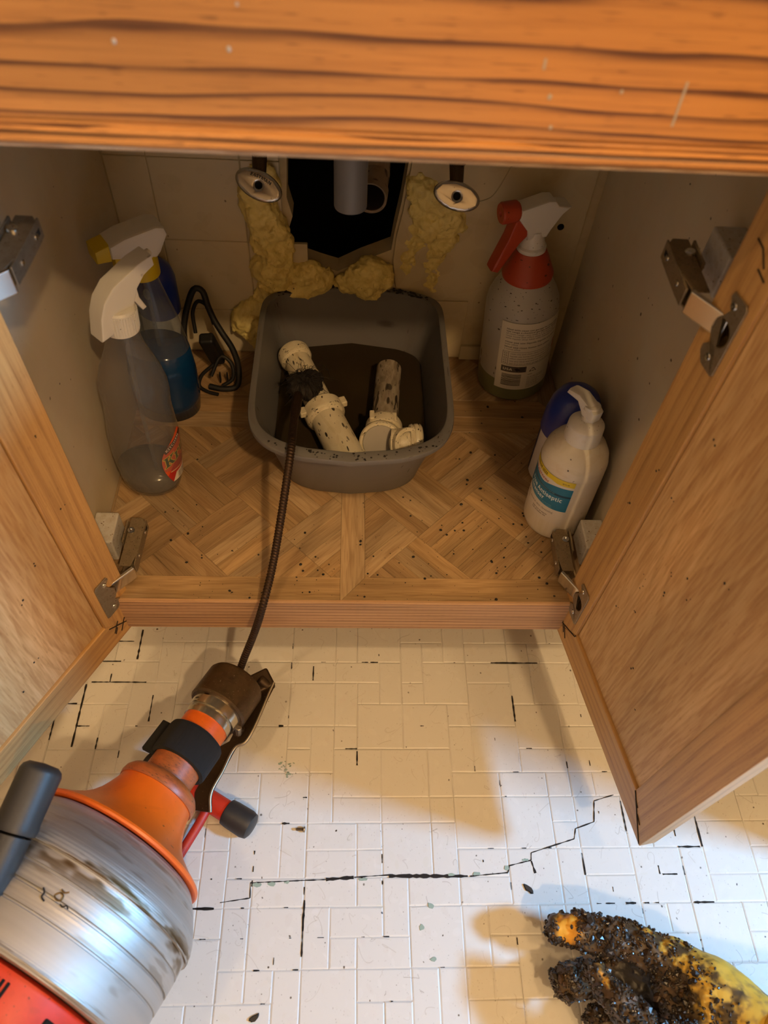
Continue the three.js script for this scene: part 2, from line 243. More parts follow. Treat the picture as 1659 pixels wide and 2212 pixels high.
M.alu = std({ map: dataTex(512, 1024, (u, v) => { const b = pfbm(u, v, 3, 90, 3, 5) - 0.5, s = sstep(0.5, 0.68, pfbm(u, v, 24, 30, 3, 25)) * sstep(0.22, 0.28, v) * (1 - sstep(0.36, 0.46, v)) + 0.25 * sstep(0.6, 0.75, pfbm(u, v, 20, 60, 3, 85)); const c = mix3([184, 182, 178], [92, 70, 42], s * 0.9); const k = 1 + b * 0.1; return [c[0] * k, c[1] * k, c[2] * k]; }), bumpMap: dataTex(256, 1024, (u, v) => { const s = 255 * pfbm(u, v, 3, 110, 3, 5); return [s, s, s]; }, false), bumpScale: 0.00035, roughnessMap: dataTex(256, 1024, (u, v) => { const s = 96 + 80 * pfbm(u, v, 5, 40, 3, 15); return [s, s, s]; }, false), roughness: 1, metalness: 0.9 });
M.aluRing = std({ map: spatterTex(256, 256, '#c8c2b4', '#2c2014', 60, 6, { seed: 86 }), metalness: 0.95, roughness: 0.2 });
M.orange = phys({ map: spatterTex(1024, 512, '#d95f0c', '#5a2808', 130, 5, { seed: 94, stain: '#8a3c0a', stainN: 90 }), roughness: 0.42, clearcoat: 0.25, clearcoatRoughness: 0.35 });
M.orangeGrime = phys({ map: spatterTex(512, 256, '#a85420', '#41230f', 900, 3, { seed: 95, stain: '#42240f', stainN: 650 }), roughness: 0.5, clearcoat: 0.3, clearcoatRoughness: 0.35 });
M.red = std({ map: scl(spatterTex(256, 256, '#c8321a', '#57170c', 120, 3, { seed: 96, stain: '#7a2414', stainN: 160 }), 0.1, 0.1), roughness: 0.45 });
M.redDark = std({ color: 0xb02a18, roughness: 0.5 });
M.blackRubber = std({ map: scl(spatterTex(256, 256, '#262626', '#6c5a48', 40, 3, { seed: 97 }), 0.1, 0.1), roughness: 0.5 });
M.foamBlack = std({ color: 0x121212, roughness: 1 });
M.whitePlastic = std({ map: spatterTex(512, 512, '#dad7d0', '#1d1813', 120, 4, { seed: 104, stain: '#b09c7a', stainN: 120 }), roughness: 0.42 });
M.yellowPlastic = std({ color: 0xd2b81a, roughness: 0.42 });
M.orangePlastic = std({ map: spatterTex(256, 256, '#ad4022', '#3c170b', 120, 3, { seed: 106 }), roughness: 0.42 });
M.hdpe = phys({ map: spatterTex(512, 512, '#cbc7bd', '#1d150e', 170, 7, { seed: 107 }), roughness: 0.4, transmission: 0.25, thickness: 0 });
M.hdpeLow = phys({ color: 0x7f8158, roughness: 0.35, transmission: 0.2, thickness: 0 });
M.clear = phys({ color: 0xe8e6e4, roughness: 0.14, transmission: 0.92, thickness: 0, ior: 1.3, bumpMap: dataTex(256, 256, (u, v) => { const b = pfbm(u, v, 60, 60, 2, 7) * 255; return [b, b, b]; }, false), bumpScale: 0.0006 });
M.clear2 = phys({ color: 0xdfe4ea, roughness: 0.1, transmission: 0.94, thickness: 0, ior: 1.3 });
M.blueLiquid = phys({ color: rgb(0.003, 0.03, 0.10), roughness: 0.1, ior: 1.33 });
M.greyLiquid = phys({ color: 0x8d8a86, roughness: 0.15, transmission: 0.6, thickness: 0, ior: 1.33 });
M.pumpBody = std({ map: spatterTex(512, 512, '#d8d1c2', '#1d150e', 70, 4, { seed: 108, stain: '#a88e5e', stainN: 260 }), roughness: 0.38 });
M.blueCap = phys({ color: rgb(0.012, 0.035, 0.30), roughness: 0.35, clearcoat: 0.3 });
M.canBody = std({ map: canvasTex(256, 256, (g, w, h) => { g.fillStyle = '#d9d6d6'; g.fillRect(0, 0, w, h); g.fillStyle = '#10204f'; g.fillRect(120, 20, 70, 150); g.fillStyle = '#20180f'; for (let i = 0; i < 14; i++) g.fillRect(rr(0, w), rr(0, h), 2, 2); }), roughness: 0.35 });
M.cord = std({ color: 0x0e0d0c, roughness: 0.6 });
M.sleeve = std({ color: 0x3a3132, roughness: 0.95 });
M.mud = phys({ color: 0x20180f, roughness: 0.45, clearcoat: 0.4, clearcoatRoughness: 0.25 });
M.glove = phys({ vertexColors: true, roughness: 0.55, clearcoat: 0.15, clearcoatRoughness: 0.3 });
const glow = (c, k) => std({ color: 0xffffff, emissive: c, emissiveIntensity: k, roughness: 0.5 });
// ---------- room shell ----------
const ZB = -0.4185, FLOOR_Y = 0.181;
{
  const floor = struct('floor'); 
  part(floor, 'floor_slab', gUV(T(bx(3.1, 0.04, 2.9, 0.001), 0.15, -0.0216, 0.95)), M.joint);
  const S = 0.0291, X0 = -0.1045, Z0 = -0.041, K0 = -13, K1 = 22, R0 = -1, R1 = 15;
  const used = new Set(), key = (k, i) => k + ':' + i, blocks = [];
  const add = (k, i, w, h) => { for (let a = 0; a < w; a++) for (let b = 0; b < h; b++) if (used.has(key(k + a, i + b))) return false; for (let a = 0; a < w; a++) for (let b = 0; b < h; b++) used.add(key(k + a, i + b)); blocks.push([k, i, w, h]); return true; };
  // blocks read off the photograph: column, row, columns wide, rows deep
  for (const b of [[0, 10, 2, 1], [2, 10, 2, 1], [4, 10, 1, 1], [5, 10, 1, 2], [6, 10, 2, 1], [0, 11, 2, 2], [2, 11, 1, 2], [3, 11, 2, 1], [6, 11, 2, 2], [3, 12, 1, 1], [4, 12, 2, 1], [2, 13, 2, 2], [1, 13, 1, 2], [0, 13, 1, 1], [4, 13, 2, 1], [6, 13, 1, 2], [7, 13, 1, 2], [4, 14, 1, 1], [-1, 8, 2, 2], [1, 8, 1, 2], [2, 8, 2, 1], [2, 9, 2, 1], [4, 8, 1, 1], [4, 9, 1, 1], [5, 8, 2, 2], [7, 8, 1, 2], [-1, 11, 1, 2], [-2, 11, 1, 1], [8, 10, 2, 1], [8, 11, 1, 2], [9, 11, 2, 1], [9, 12, 1, 1], [10, 12, 2, 2], [13, 7, 2, 2], [15, 7, 1, 2], [13, 9, 2, 1], [12, 9, 1, 2], [15, 9, 2, 2]]) add(...b);
  const sizes = [[2, 2], [2, 1], [1, 2], [2, 1], [2, 2], [1, 1]];
  for (let i = R0; i < R1; i++) for (let k = K0; k < K1; k++) { if (used.has(key(k, i))) continue; const o = Math.floor(rnd() * 6); let done = false; for (let t = 0; t < 6 && !done; t++) { const [w, h] = sizes[(o + t) % 6]; if (k + w <= K1 && i + h <= R1) done = add(k, i, w, h); } if (!done) add(k, i, 1, 1); }
  const vis = [], rest = [];
  for (const b of blocks) { const x0 = X0 + b[0] * S, z0 = Z0 + b[1] * S, x1 = x0 + b[2] * S, z1 = z0 + b[3] * S; const cx = (x0 + x1) / 2, cz = (z0 + z1) / 2; const d = Math.hypot(cx - 0.08, cz - 0.22); const j = () => rr(-0.0003, 0.0003); const g = slab([[x0 + j(), z0 + j()], [x1 + j(), z0 + j()], [x1 + j(), z1 + j()], [x0 + j(), z1 + j()]], rr(-0.0003, 0.0002), -0.002, 0.0001, rr(0.0005, 0.0008), [1, 0], 0, 0, rr(0.0012, 0.0018)); vis.push([d, g]); }
  vis.sort((a, b) => a[0] - b[0]).forEach(([, g], n) => { if (n < 295) part(floor, 'floor_tile', g, M.paint); else rest.push(g); });
  if (rest.length) part(floor, 'outer_floor_tiles', merge(rest), M.paint).userData.kind = 'stuff';
  // opened joints and cracks
  const line = (pts, w, y = 0.0004) => { const P = [], n = pts.length; for (let i = 0; i < n - 1; i++) { const [ax, az] = pts[i], [cx, cz] = pts[i + 1], l = Math.hypot(cx - ax, cz - az), nx = -(cz - az) / l, nz = (cx - ax) / l, m = Math.max(2, Math.ceil(l / 0.004)); let pw = w * rr(0.5, 1); for (let k = 0; k < m; k++) { const t0 = k / m, t1 = (k + 1) / m, qw = w * rr(0.35, 1.1); const A = [lerp(ax, cx, t0), lerp(az, cz, t0)], B = [lerp(ax, cx, t1), lerp(az, cz, t1)]; const a = [A[0] + nx * pw / 2, y, A[1] + nz * pw / 2], b = [A[0] - nx * pw / 2, y, A[1] - nz * pw / 2], c = [B[0] - nx * qw / 2, y, B[1] - nz * qw / 2], d = [B[0] + nx * qw / 2, y, B[1] + nz * qw / 2]; P.push(...a, ...b, ...c, ...a, ...c, ...d); pw = qw; } } const g = new THREE.BufferGeometry(); g.setAttribute('position', new THREE.Float32BufferAttribute(P, 3)); g.computeVertexNormals(); return g; };
  const crack = [[[-0.1722, 0.2789], [-0.1437, 0.2793]], [[-0.1378, 0.2735], [-0.1055, 0.2693], [-0.1064, 0.2541], [-0.0505, 0.2524], [-0.022, 0.2517]], [[0.0091, 0.2497], [0.0483, 0.2477]], [[0.1405, 0.25], [0.1844, 0.2466], [0.1869, 0.2394], [0.213, 0.2338], [0.2141, 0.2259], [0.2675, 0.2113], [0.2711, 0.2], [0.295, 0.1924], [0.2996, 0.1685], [0.3251, 0.1615]]];
  part(floor, 'floor_crack', merge([...crack.map((p) => line(p, 0.0015)), line([[-0.0225, 0.2516], [0.0085, 0.2498]], 0.0044), line([[0.0483, 0.2487], [0.138, 0.2498]], 0.0046), line([[-0.168, 0.2791], [-0.1437, 0.2793]], 0.0032), line([[0.2131, 0.2345], [0.216, 0.2475]], 0.003), line([[-0.0455, 0.272], [-0.0462, 0.302]], 0.0024)]), M.dirtDark);
  const gx = (k) => X0 + k * S, gz = (i) => Z0 + i * S, dashes = [];
  const hd = (k, i, a, b, w = 0.002) => dashes.push(line([[gx(k + a), gz(i)], [gx(k + b), gz(i)]], w)), vd = (k, i, a, b, w = 0.002) => dashes.push(line([[gx(k), gz(i + a)], [gx(k), gz(i + b)]], w));
  vd(-6, 0, -0.6, 0.9, 0.003); hd(-7, 0, 0, 0.7); hd(-8, 1, 0.3, 1.3); hd(-8, 2, 0.2, 2.6); vd(-7, 1, 0.6, 1.0); vd(-8, 2, 0.1, 2.9, 0.0028); hd(-9, 3, 0, 0.8); vd(-9, 3, 0.2, 1.6); hd(-8, 4, 0, 0.5); vd(-7, 4, 0.5, 1.0); vd(-5, 2, 0.6, 1.8, 0.0022); hd(-9, 6, 0, 0.8); vd(-9, 6, 0.2, 1.0);
  vd(-1, 1, 0.6, 1.4, 0.0026); vd(2, 1, 0.2, 0.9, 0.0022); hd(4, 1, 0.2, 0.5); hd(4, 1, 0.6, 0.95); hd(3, 5, 0.5, 1, 0.002); vd(4, 5, 0.1, 0.7, 0.0022); hd(0, 4, 0.6, 0.8, 0.0032); hd(10, 1, 0.2, 2.4, 0.0024); vd(11, 2, 0.6, 1.8, 0.0026); hd(1, 8, 0, 0.3, 0.003); vd(2, 11, 0.2, 1.6, 0.0022);
  vd(15, 7, 0.2, 1.4); vd(17, 6, 0.2, 2.6, 0.0024); hd(16, 8, 0.2, 0.8, 0.0026); hd(17, 9, 0, 0.9, 0.0026); vd(13, 9, 0.2, 1.0); hd(17, 11, 0.1, 0.9, 0.003); hd(14, 11, 0.4, 0.8, 0.003); hd(16, 10, 0.1, 0.7, 0.0028); hd(12, 13, 0.2, 0.6, 0.0024); vd(18, 7, 0.2, 2, 0.0024);
  for (let n = 0; n < 90; n++) { const k = Math.floor(rr(-8, 19)), i = Math.floor(rr(0, 15)), a = rr(0, 0.8); rnd() > 0.5 ? hd(k, i, a, a + rr(0.05, 0.25), rr(0.0008, 0.0018)) : vd(k, i, a, a + rr(0.05, 0.35), rr(0.0008, 0.0018)); }
  part(floor, 'joint_dirt', merge(dashes), M.dirtDark).userData.kind = 'stuff';
  // grime line where the floor runs under the cabinet
  const chips = []; for (let n = 0; n < 26; n++) { const a = rr(0, 6.3), r = 0.0105 * Math.sqrt(rnd()), s = rr(0.0006, 0.0022); chips.push(slab(oval(-0.0735 + r * Math.cos(a), 0.128 + r * Math.sin(a), s, s * 0.7, 7).map(([p, q]) => [p + rr(-0.0006, 0.0006), q + rr(-0.0006, 0.0006)]), 0.0005, 0.0001, 0, 0.0002)); } for (const [x, z, a, b] of [[-0.099, 0.2562, 0.0055, 0.0022], [-0.083, 0.2555, 0.005, 0.0026], [-0.066, 0.254, 0.003, 0.0014], [0.184, 0.2415, 0.003, 0.0028], [0.206, 0.2335, 0.0035, 0.0016], [0.148, 0.2475, 0.004, 0.002], [0.119, 0.2478, 0.004, 0.002], [0.094, 0.279, 0.0035, 0.003], [0.083, 0.3, 0.003, 0.003], [0.019, 0.252, 0.005, 0.0016], [0.094, 0.33, 0.004, 0.002]]) chips.push(slab(oval(x, z, a, b, 11).map(([p, q]) => [p + rr(-0.0009, 0.0009), q + rr(-0.0007, 0.0007)]), 0.0005, 0.0001, 0, 0.0002));
  part(floor, 'paint_chip', merge(chips), M.greenPaint, 'spots where white paint has chipped to pale green');
}
{ // back wall with the broken-out hole
  const w = struct('wall_back');
  const hole = [[-0.083, 0.56], [-0.081, 0.47], [-0.084, 0.42], [-0.078, 0.395], [-0.086, 0.37], [-0.089, 0.338], [-0.07, 0.334], [-0.045, 0.325], [-0.022, 0.318], [0.008, 0.335], [0.03, 0.345], [0.047, 0.353], [0.05, 0.38], [0.056, 0.42], [0.061, 0.472], [0.064, 0.56]];
  const g = ext([[-1.32, -0.02], [1.62, -0.02], [1.62, CEIL_Y], [-1.32, CEIL_Y]], 0.03, 0, [hole]); g.translate(0, 0, ZB - 0.006 - 0.03); part(w, 'wall_board', gUV(g), M.wallBoard);
  part(w, 'grout_bed', gUV(T(bx(0.2, 0.46, 0.003, 0.0005), -0.193, 0.331, ZB - 0.0030)), M.grout);
  const tile = (x0, x1, y0, y1) => part(w, 'wall_tile', gUV(T(bx(x1 - x0 - 0.001, y1 - y0 - 0.001, 0.006, 0.0012), (x0 + x1) / 2, (y0 + y1) / 2, ZB - 0.003 + rr(-0.0003, 0.0003)), 0, rr(0, 1), rr(0, 1)), M.tile);
  const ys = [0.1485, 0.2545, 0.3605, 0.4665, 0.5725], xs = [-0.348, -0.242, -0.1355];
  for (let j = 0; j < 4; j++) { for (let i = 0; i < 2; i++) tile(Math.max(xs[i], -0.291), xs[i + 1], Math.max(ys[j], 0.1815), ys[j + 1]); tile(-0.1355, j < 2 ? -0.06 : -0.0895, Math.max(ys[j], 0.1815), ys[j + 1]); }
  const pp = ext([[0.0665, 0.1815], [0.2855, 0.1815], [0.2855, 0.58], [0.068, 0.58], [0.064, 0.47], [0.058, 0.41], [0.052, 0.375], [0.05, 0.34], [0.056, 0.3]], 0.006, 0.0006).translate(0, 0, ZB - 0.006); part(w, 'patch_board', gUV(pp), M.wallBoard, 'plain board patch right of the hole');
  const lowp = ext([[-0.06, 0.1815], [0.0665, 0.1815], [0.056, 0.3], [0.045, 0.335], [0.008, 0.325], [-0.022, 0.308], [-0.06, 0.318]], 0.005, 0.0006).translate(0, 0, ZB - 0.0062); part(w, 'patch_board', gUV(lowp), M.wallBoard);
  const crackPts = [V(0.182, 0.478, ZB + 0.0002), V(0.174, 0.455, ZB + 0.0002), V(0.1637, 0.434, ZB + 0.0002), V(0.155, 0.429, ZB + 0.0002), V(0.1467, 0.427, ZB + 0.0002)]; part(w, 'wall_crack', tube(crackPts, 0.0007, 16, 5), M.grout);
  part(w, 'cover_plate', gUV(T(bx(0.047, 0.098, 0.003, 0.0008), 0.1335, 0.2325, ZB + 0.0015)), M.wallBoard, 'thin rectangular cover plate');
  part(w, 'screw_hole', T(new THREE.CylinderGeometry(0.0042, 0.0042, 0.0008, 18).rotateX(Math.PI / 2), 0.2573, 0.3974, ZB + 0.0004), M.darkHole, 'dark round hole in the board');
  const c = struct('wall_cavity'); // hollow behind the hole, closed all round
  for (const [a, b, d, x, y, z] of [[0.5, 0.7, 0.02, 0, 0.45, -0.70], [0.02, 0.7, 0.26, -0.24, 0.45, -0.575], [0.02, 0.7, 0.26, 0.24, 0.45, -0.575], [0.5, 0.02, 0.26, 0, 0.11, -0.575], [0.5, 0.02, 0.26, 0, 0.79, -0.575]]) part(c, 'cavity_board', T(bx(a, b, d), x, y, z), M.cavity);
  part(struct('baseboard_back'), 'baseboard_strip', gUV(T(bx(0.128, 0.0245, 0.006, 0.0012), 0.2205, 0.1938, ZB + 0.003)), M.wallBoard);
}
struct('wall_left', T(bx(0.06, CEIL_Y, 2.9), -1.33, CEIL_Y / 2, 0.93), M.roomWall);
struct('wall_right', T(bx(0.06, CEIL_Y, 2.9), 1.63, CEIL_Y / 2, 0.93), M.roomWall);
struct('added_wall_return', T(bx(0.09, CEIL_Y, 0.715, 0.004), 0.665, CEIL_Y / 2, -0.0905), M.roomWall);  // unseen wall stub, added so its edge cuts off the work lamp
struct('wall_front', T(bx(3.1, CEIL_Y, 0.06), 0.15, CEIL_Y / 2, 2.37), M.roomWall);
struct('ceiling', T(bx(3.1, 0.06, 2.95), 0.15, CEIL_Y + 0.03, 0.95), M.ceil);
// ceiling downlights: glowing face and a light of the same size just below
for (const [x, z, I, label] of LAMPS) {
  const t = thing('ceiling_lamp', label, 'lamp', [x, CEIL_Y, z]);
  part(t, 'lamp_trim', latheS([[-0.012, 0.052], [-0.012, 0.07], [0, 0.074], [0, 0.05]], 40), M.whitePlastic);
  part(t, 'lamp_face', T(new THREE.CylinderGeometry(0.051, 0.051, 0.006, 40), 0, -0.006, 0), glow(WARM, 4));
  const l = new THREE.PointLight(WARM, I, 0, 2); l.position.set(0, -0.06, 0); l.castShadow = true; l.shadow.radius = 2.2; t.add(l);
}
{ // cool work lamp on a stand, out of the picture to the right
  const { p, target, w, h, radiance } = WORK_LAMP, t = thing('work_lamp', 'cool white work lamp on a thin black stand right of the cabinet', 'lamp', [p.x, 0, p.z]);
  const dir = target.clone().sub(p).normalize(), q = new THREE.Quaternion().setFromUnitVectors(V(0, 0, 1), dir), o = V(0, p.y, 0);
  part(t, 'lamp_housing', bx(w + 0.03, h + 0.03, 0.04, 0.008).applyQuaternion(q).translate(o.x - dir.x * 0.026, o.y - dir.y * 0.026, o.z - dir.z * 0.026), M.blackRubber);
  part(t, 'lamp_face', bx(w, h, 0.004, 0.001).applyQuaternion(q).translate(o.x - dir.x * 0.003, o.y - dir.y * 0.003, o.z - dir.z * 0.003), glow(COOL, 4));
  part(t, 'stand_pole', rod(V(0.03, 0, 0.02), V(0.035, p.y - 0.05, 0.02), 0.01), M.blackRubber);
  for (let i = 0; i < 3; i++) part(t, 'stand_leg', rod(V(0.03, 0.3, 0.02), V(0.03 + 0.2 * Math.cos(i * 2.094 + 0.3), 0.01, 0.02 + 0.2 * Math.sin(i * 2.094 + 0.3)), 0.008), M.blackRubber);
  const l = new THREE.RectAreaLight(COOL, radiance, w, h); l.position.set(o.x + dir.x * 0.004, o.y + dir.y * 0.004, o.z + dir.z * 0.004); t.add(l); l.lookAt(target);
}
// ---------- sink cabinet ----------
const cab = thing('sink_cabinet', 'open oak sink cabinet with two swung-out doors and a parquet-print floor', 'cabinet');
const XL = -0.2915, XR = 0.2965;
{
  part(cab, 'side_panel', gUV(T(bx(0.016, 0.76, 0.40, 0.001), XL - 0.008, 0.48, ZB + 0.2005), 1), M.melamine, 'pale side panel behind the two spray bottles');
  part(cab, 'side_panel', gUV(T(bx(0.016, 0.76, 0.40, 0.001), XR + 0.008, 0.48, ZB + 0.2005), 1, 0.3, 0.2), M.melamine, 'pale side panel behind the pump bottle');
  for (const s of [-1, 1]) part(cab, 'face_frame_stile', gUV(T(bx(0.034, 0.74, 0.019, 0.0015), s * 0.2935, 0.49, -0.0105), 1, 0.1 * s), M.stile);
  part(cab, 'bottom_rail', gUV(T(bx(0.575, 0.0605, 0.02, 0.0018), 0, 0.1495, -0.0102), 0), M.rail);
  part(cab, 'toe_board', gUV(T(bx(0.58, 0.118, 0.016, 0.001), 0, 0.059, -0.085), 0), M.rail);
  // apron with a routed bead along its lower edge: profile swept along x
  const prof = [[0.0, 0.701], [0.0, 0.86], [0.02, 0.86], [0.02, 0.7165], [0.0188, 0.7148], [0.0182, 0.7138], [0.0188, 0.7128], [0.0208, 0.7118], [0.0216, 0.7102], [0.0208, 0.7086], [0.0196, 0.7076], [0.0204, 0.7066], [0.0212, 0.705], [0.0204, 0.703], [0.018, 0.7014], [0.014, 0.7006]];
  const ap = ext(prof, 0.72, 0); ap.rotateY(-Math.PI / 2); ap.translate(0.36, 0, 0); // shape x -> +z, depth -> -x
  part(cab, 'apron', gUV(smoothNormals(ap, 25), 0, 0.11, 0.012), M.apron, 'orange oak apron board with bold dark grain');
  part(cab, 'apron_edge', gUV(T(bx(0.7198, 0.0022, 0.0125, 0.0008), 0, 0.7006, 0.0125), 0), M.worn, 'pale worn lower edge of the apron'); const R = mulberry(61), sp = []; for (const [x, y, s] of [[-0.12, 0.753, 0.0012], [-0.066, 0.752, 0.0012], [0.094, 0.737, 0.0012], [0.098, 0.722, 0.001], [0.062, 0.7105, 0.0008], [0.13, 0.741, 0.0009], [0.148, 0.7105, 0.0008], [-0.06, 0.771, 0.0008]]) sp.push(T(new THREE.SphereGeometry(s, 8, 6).scale(1, 1.2, 0.3), x, y, 0.0203)); for (const [x, y, l] of [[0.162, 0.736, 0.022], [0.088, 0.752, 0.005]]) sp.push(T(bx(0.0012, l, 0.0006, 0.0002), x, y, 0.0202)); part(cab, 'paint_speck', merge(sp), M.ceil).userData.kind = 'stuff';
  // floor: two columns of parquet-print tiles laid plank by plank
  const base = part(cab, 'cabinet_floor', T(bx(0.578, 0.014, 0.408, 0.001), -0.0025, FLOOR_Y - 0.0086, ZB + 0.2085), M.vinylBase);
  const tileW = 0.305, seam = -0.0118, zf = -0.0015;
  const lay = (poly, dir, m) => { poly = clipRect(poly, XL, XR, ZB, zf + 0.0005); if (poly.length < 3 || polyArea(poly) < 1.2e-5) return; const g = slab(poly, FLOOR_Y + rr(-0.00012, 0.00004), FLOOR_Y - 0.002, 0.00013, 0.0002, dir, rnd(), rnd()); part(base, 'plank', g, M.vinyl[m ?? Math.floor(rnd() * 3)]); };
  for (const c of [-1, 0]) for (const r of [0, 1]) {
    const x0 = seam + c * tileW, x1 = x0 + tileW, z1 = zf - r * tileW * 0.965, z0 = z1 - tileW * 0.965, b = 0.0285, bz = 0.0325;
    const left = c === 0 ? b : 0, right = c === 0 ? b : 0; // the left tile butts against the seam without a border
    const ix0 = c === 0 ? x0 + b : x0 + b, ix1 = c === 0 ? x1 - b : x1, iz0 = z0 + b, iz1 = z1 - bz;
    lay([[ix0, iz1], [c === 0 ? ix1 : ix1, iz1], [x1, z1], [x0, z1]], [1, 0], 2);
    lay([[x0, z0], [x1, z0], [ix1, iz0], [ix0, iz0]], [1, 0]);
    lay([[x0, z0], [ix0, iz0], [ix0, iz1], [x0, z1]], [0, 1], 0);
    if (c === 0) lay([[ix1, iz0], [x1, z0], [x1, z1], [ix1, iz1]], [0, 1]);
    const cx = c === 0 ? (ix0 + ix1) / 2 : -0.1412, hx = c === 0 ? 0.0595 : 0.0595, hz = (iz1 - iz0) / 4;
    for (let a = -4; a <= 4; a++) for (let d = -4; d <= 4; d++) { if ((a + d) & 1) continue; const sx = cx + a * hx, sz = iz1 - hz + d * hz; const odd = ((a - d) / 2) & 1 ? 1 : 0; let o = ((Math.abs(a) + 0) % 2) ^ 0; if (a === 1 && d === 1) o = 0; const A = o ? [hx, hz] : [hx, -hz], B = o ? [-hx, hz] : [hx, hz]; const l = Math.hypot(...A); // planks run along A, stacked along B
      for (let k = 0; k < 4; k++) { const t0 = k / 4 - 0.5, t1 = (k + 1) / 4 - 0.5, q = (s, t) => [sx + A[0] * s + B[0] * t, sz + A[1] * s + B[1] * t]; let p = [q(-0.5, t0), q(0.5, t0), q(0.5, t1), q(-0.5, t1)]; p = clipRect(p, ix0, ix1, iz0, iz1); if (p.length > 2) lay(p, [A[0] / l, A[1] / l]); } }
  }
  part(cab, 'floor_edge_strip', gUV(T(bx(0.54, 0.0012, 0.003, 0.0004), 0, FLOOR_Y + 0.0002, -0.0022), 0), M.rail);
}
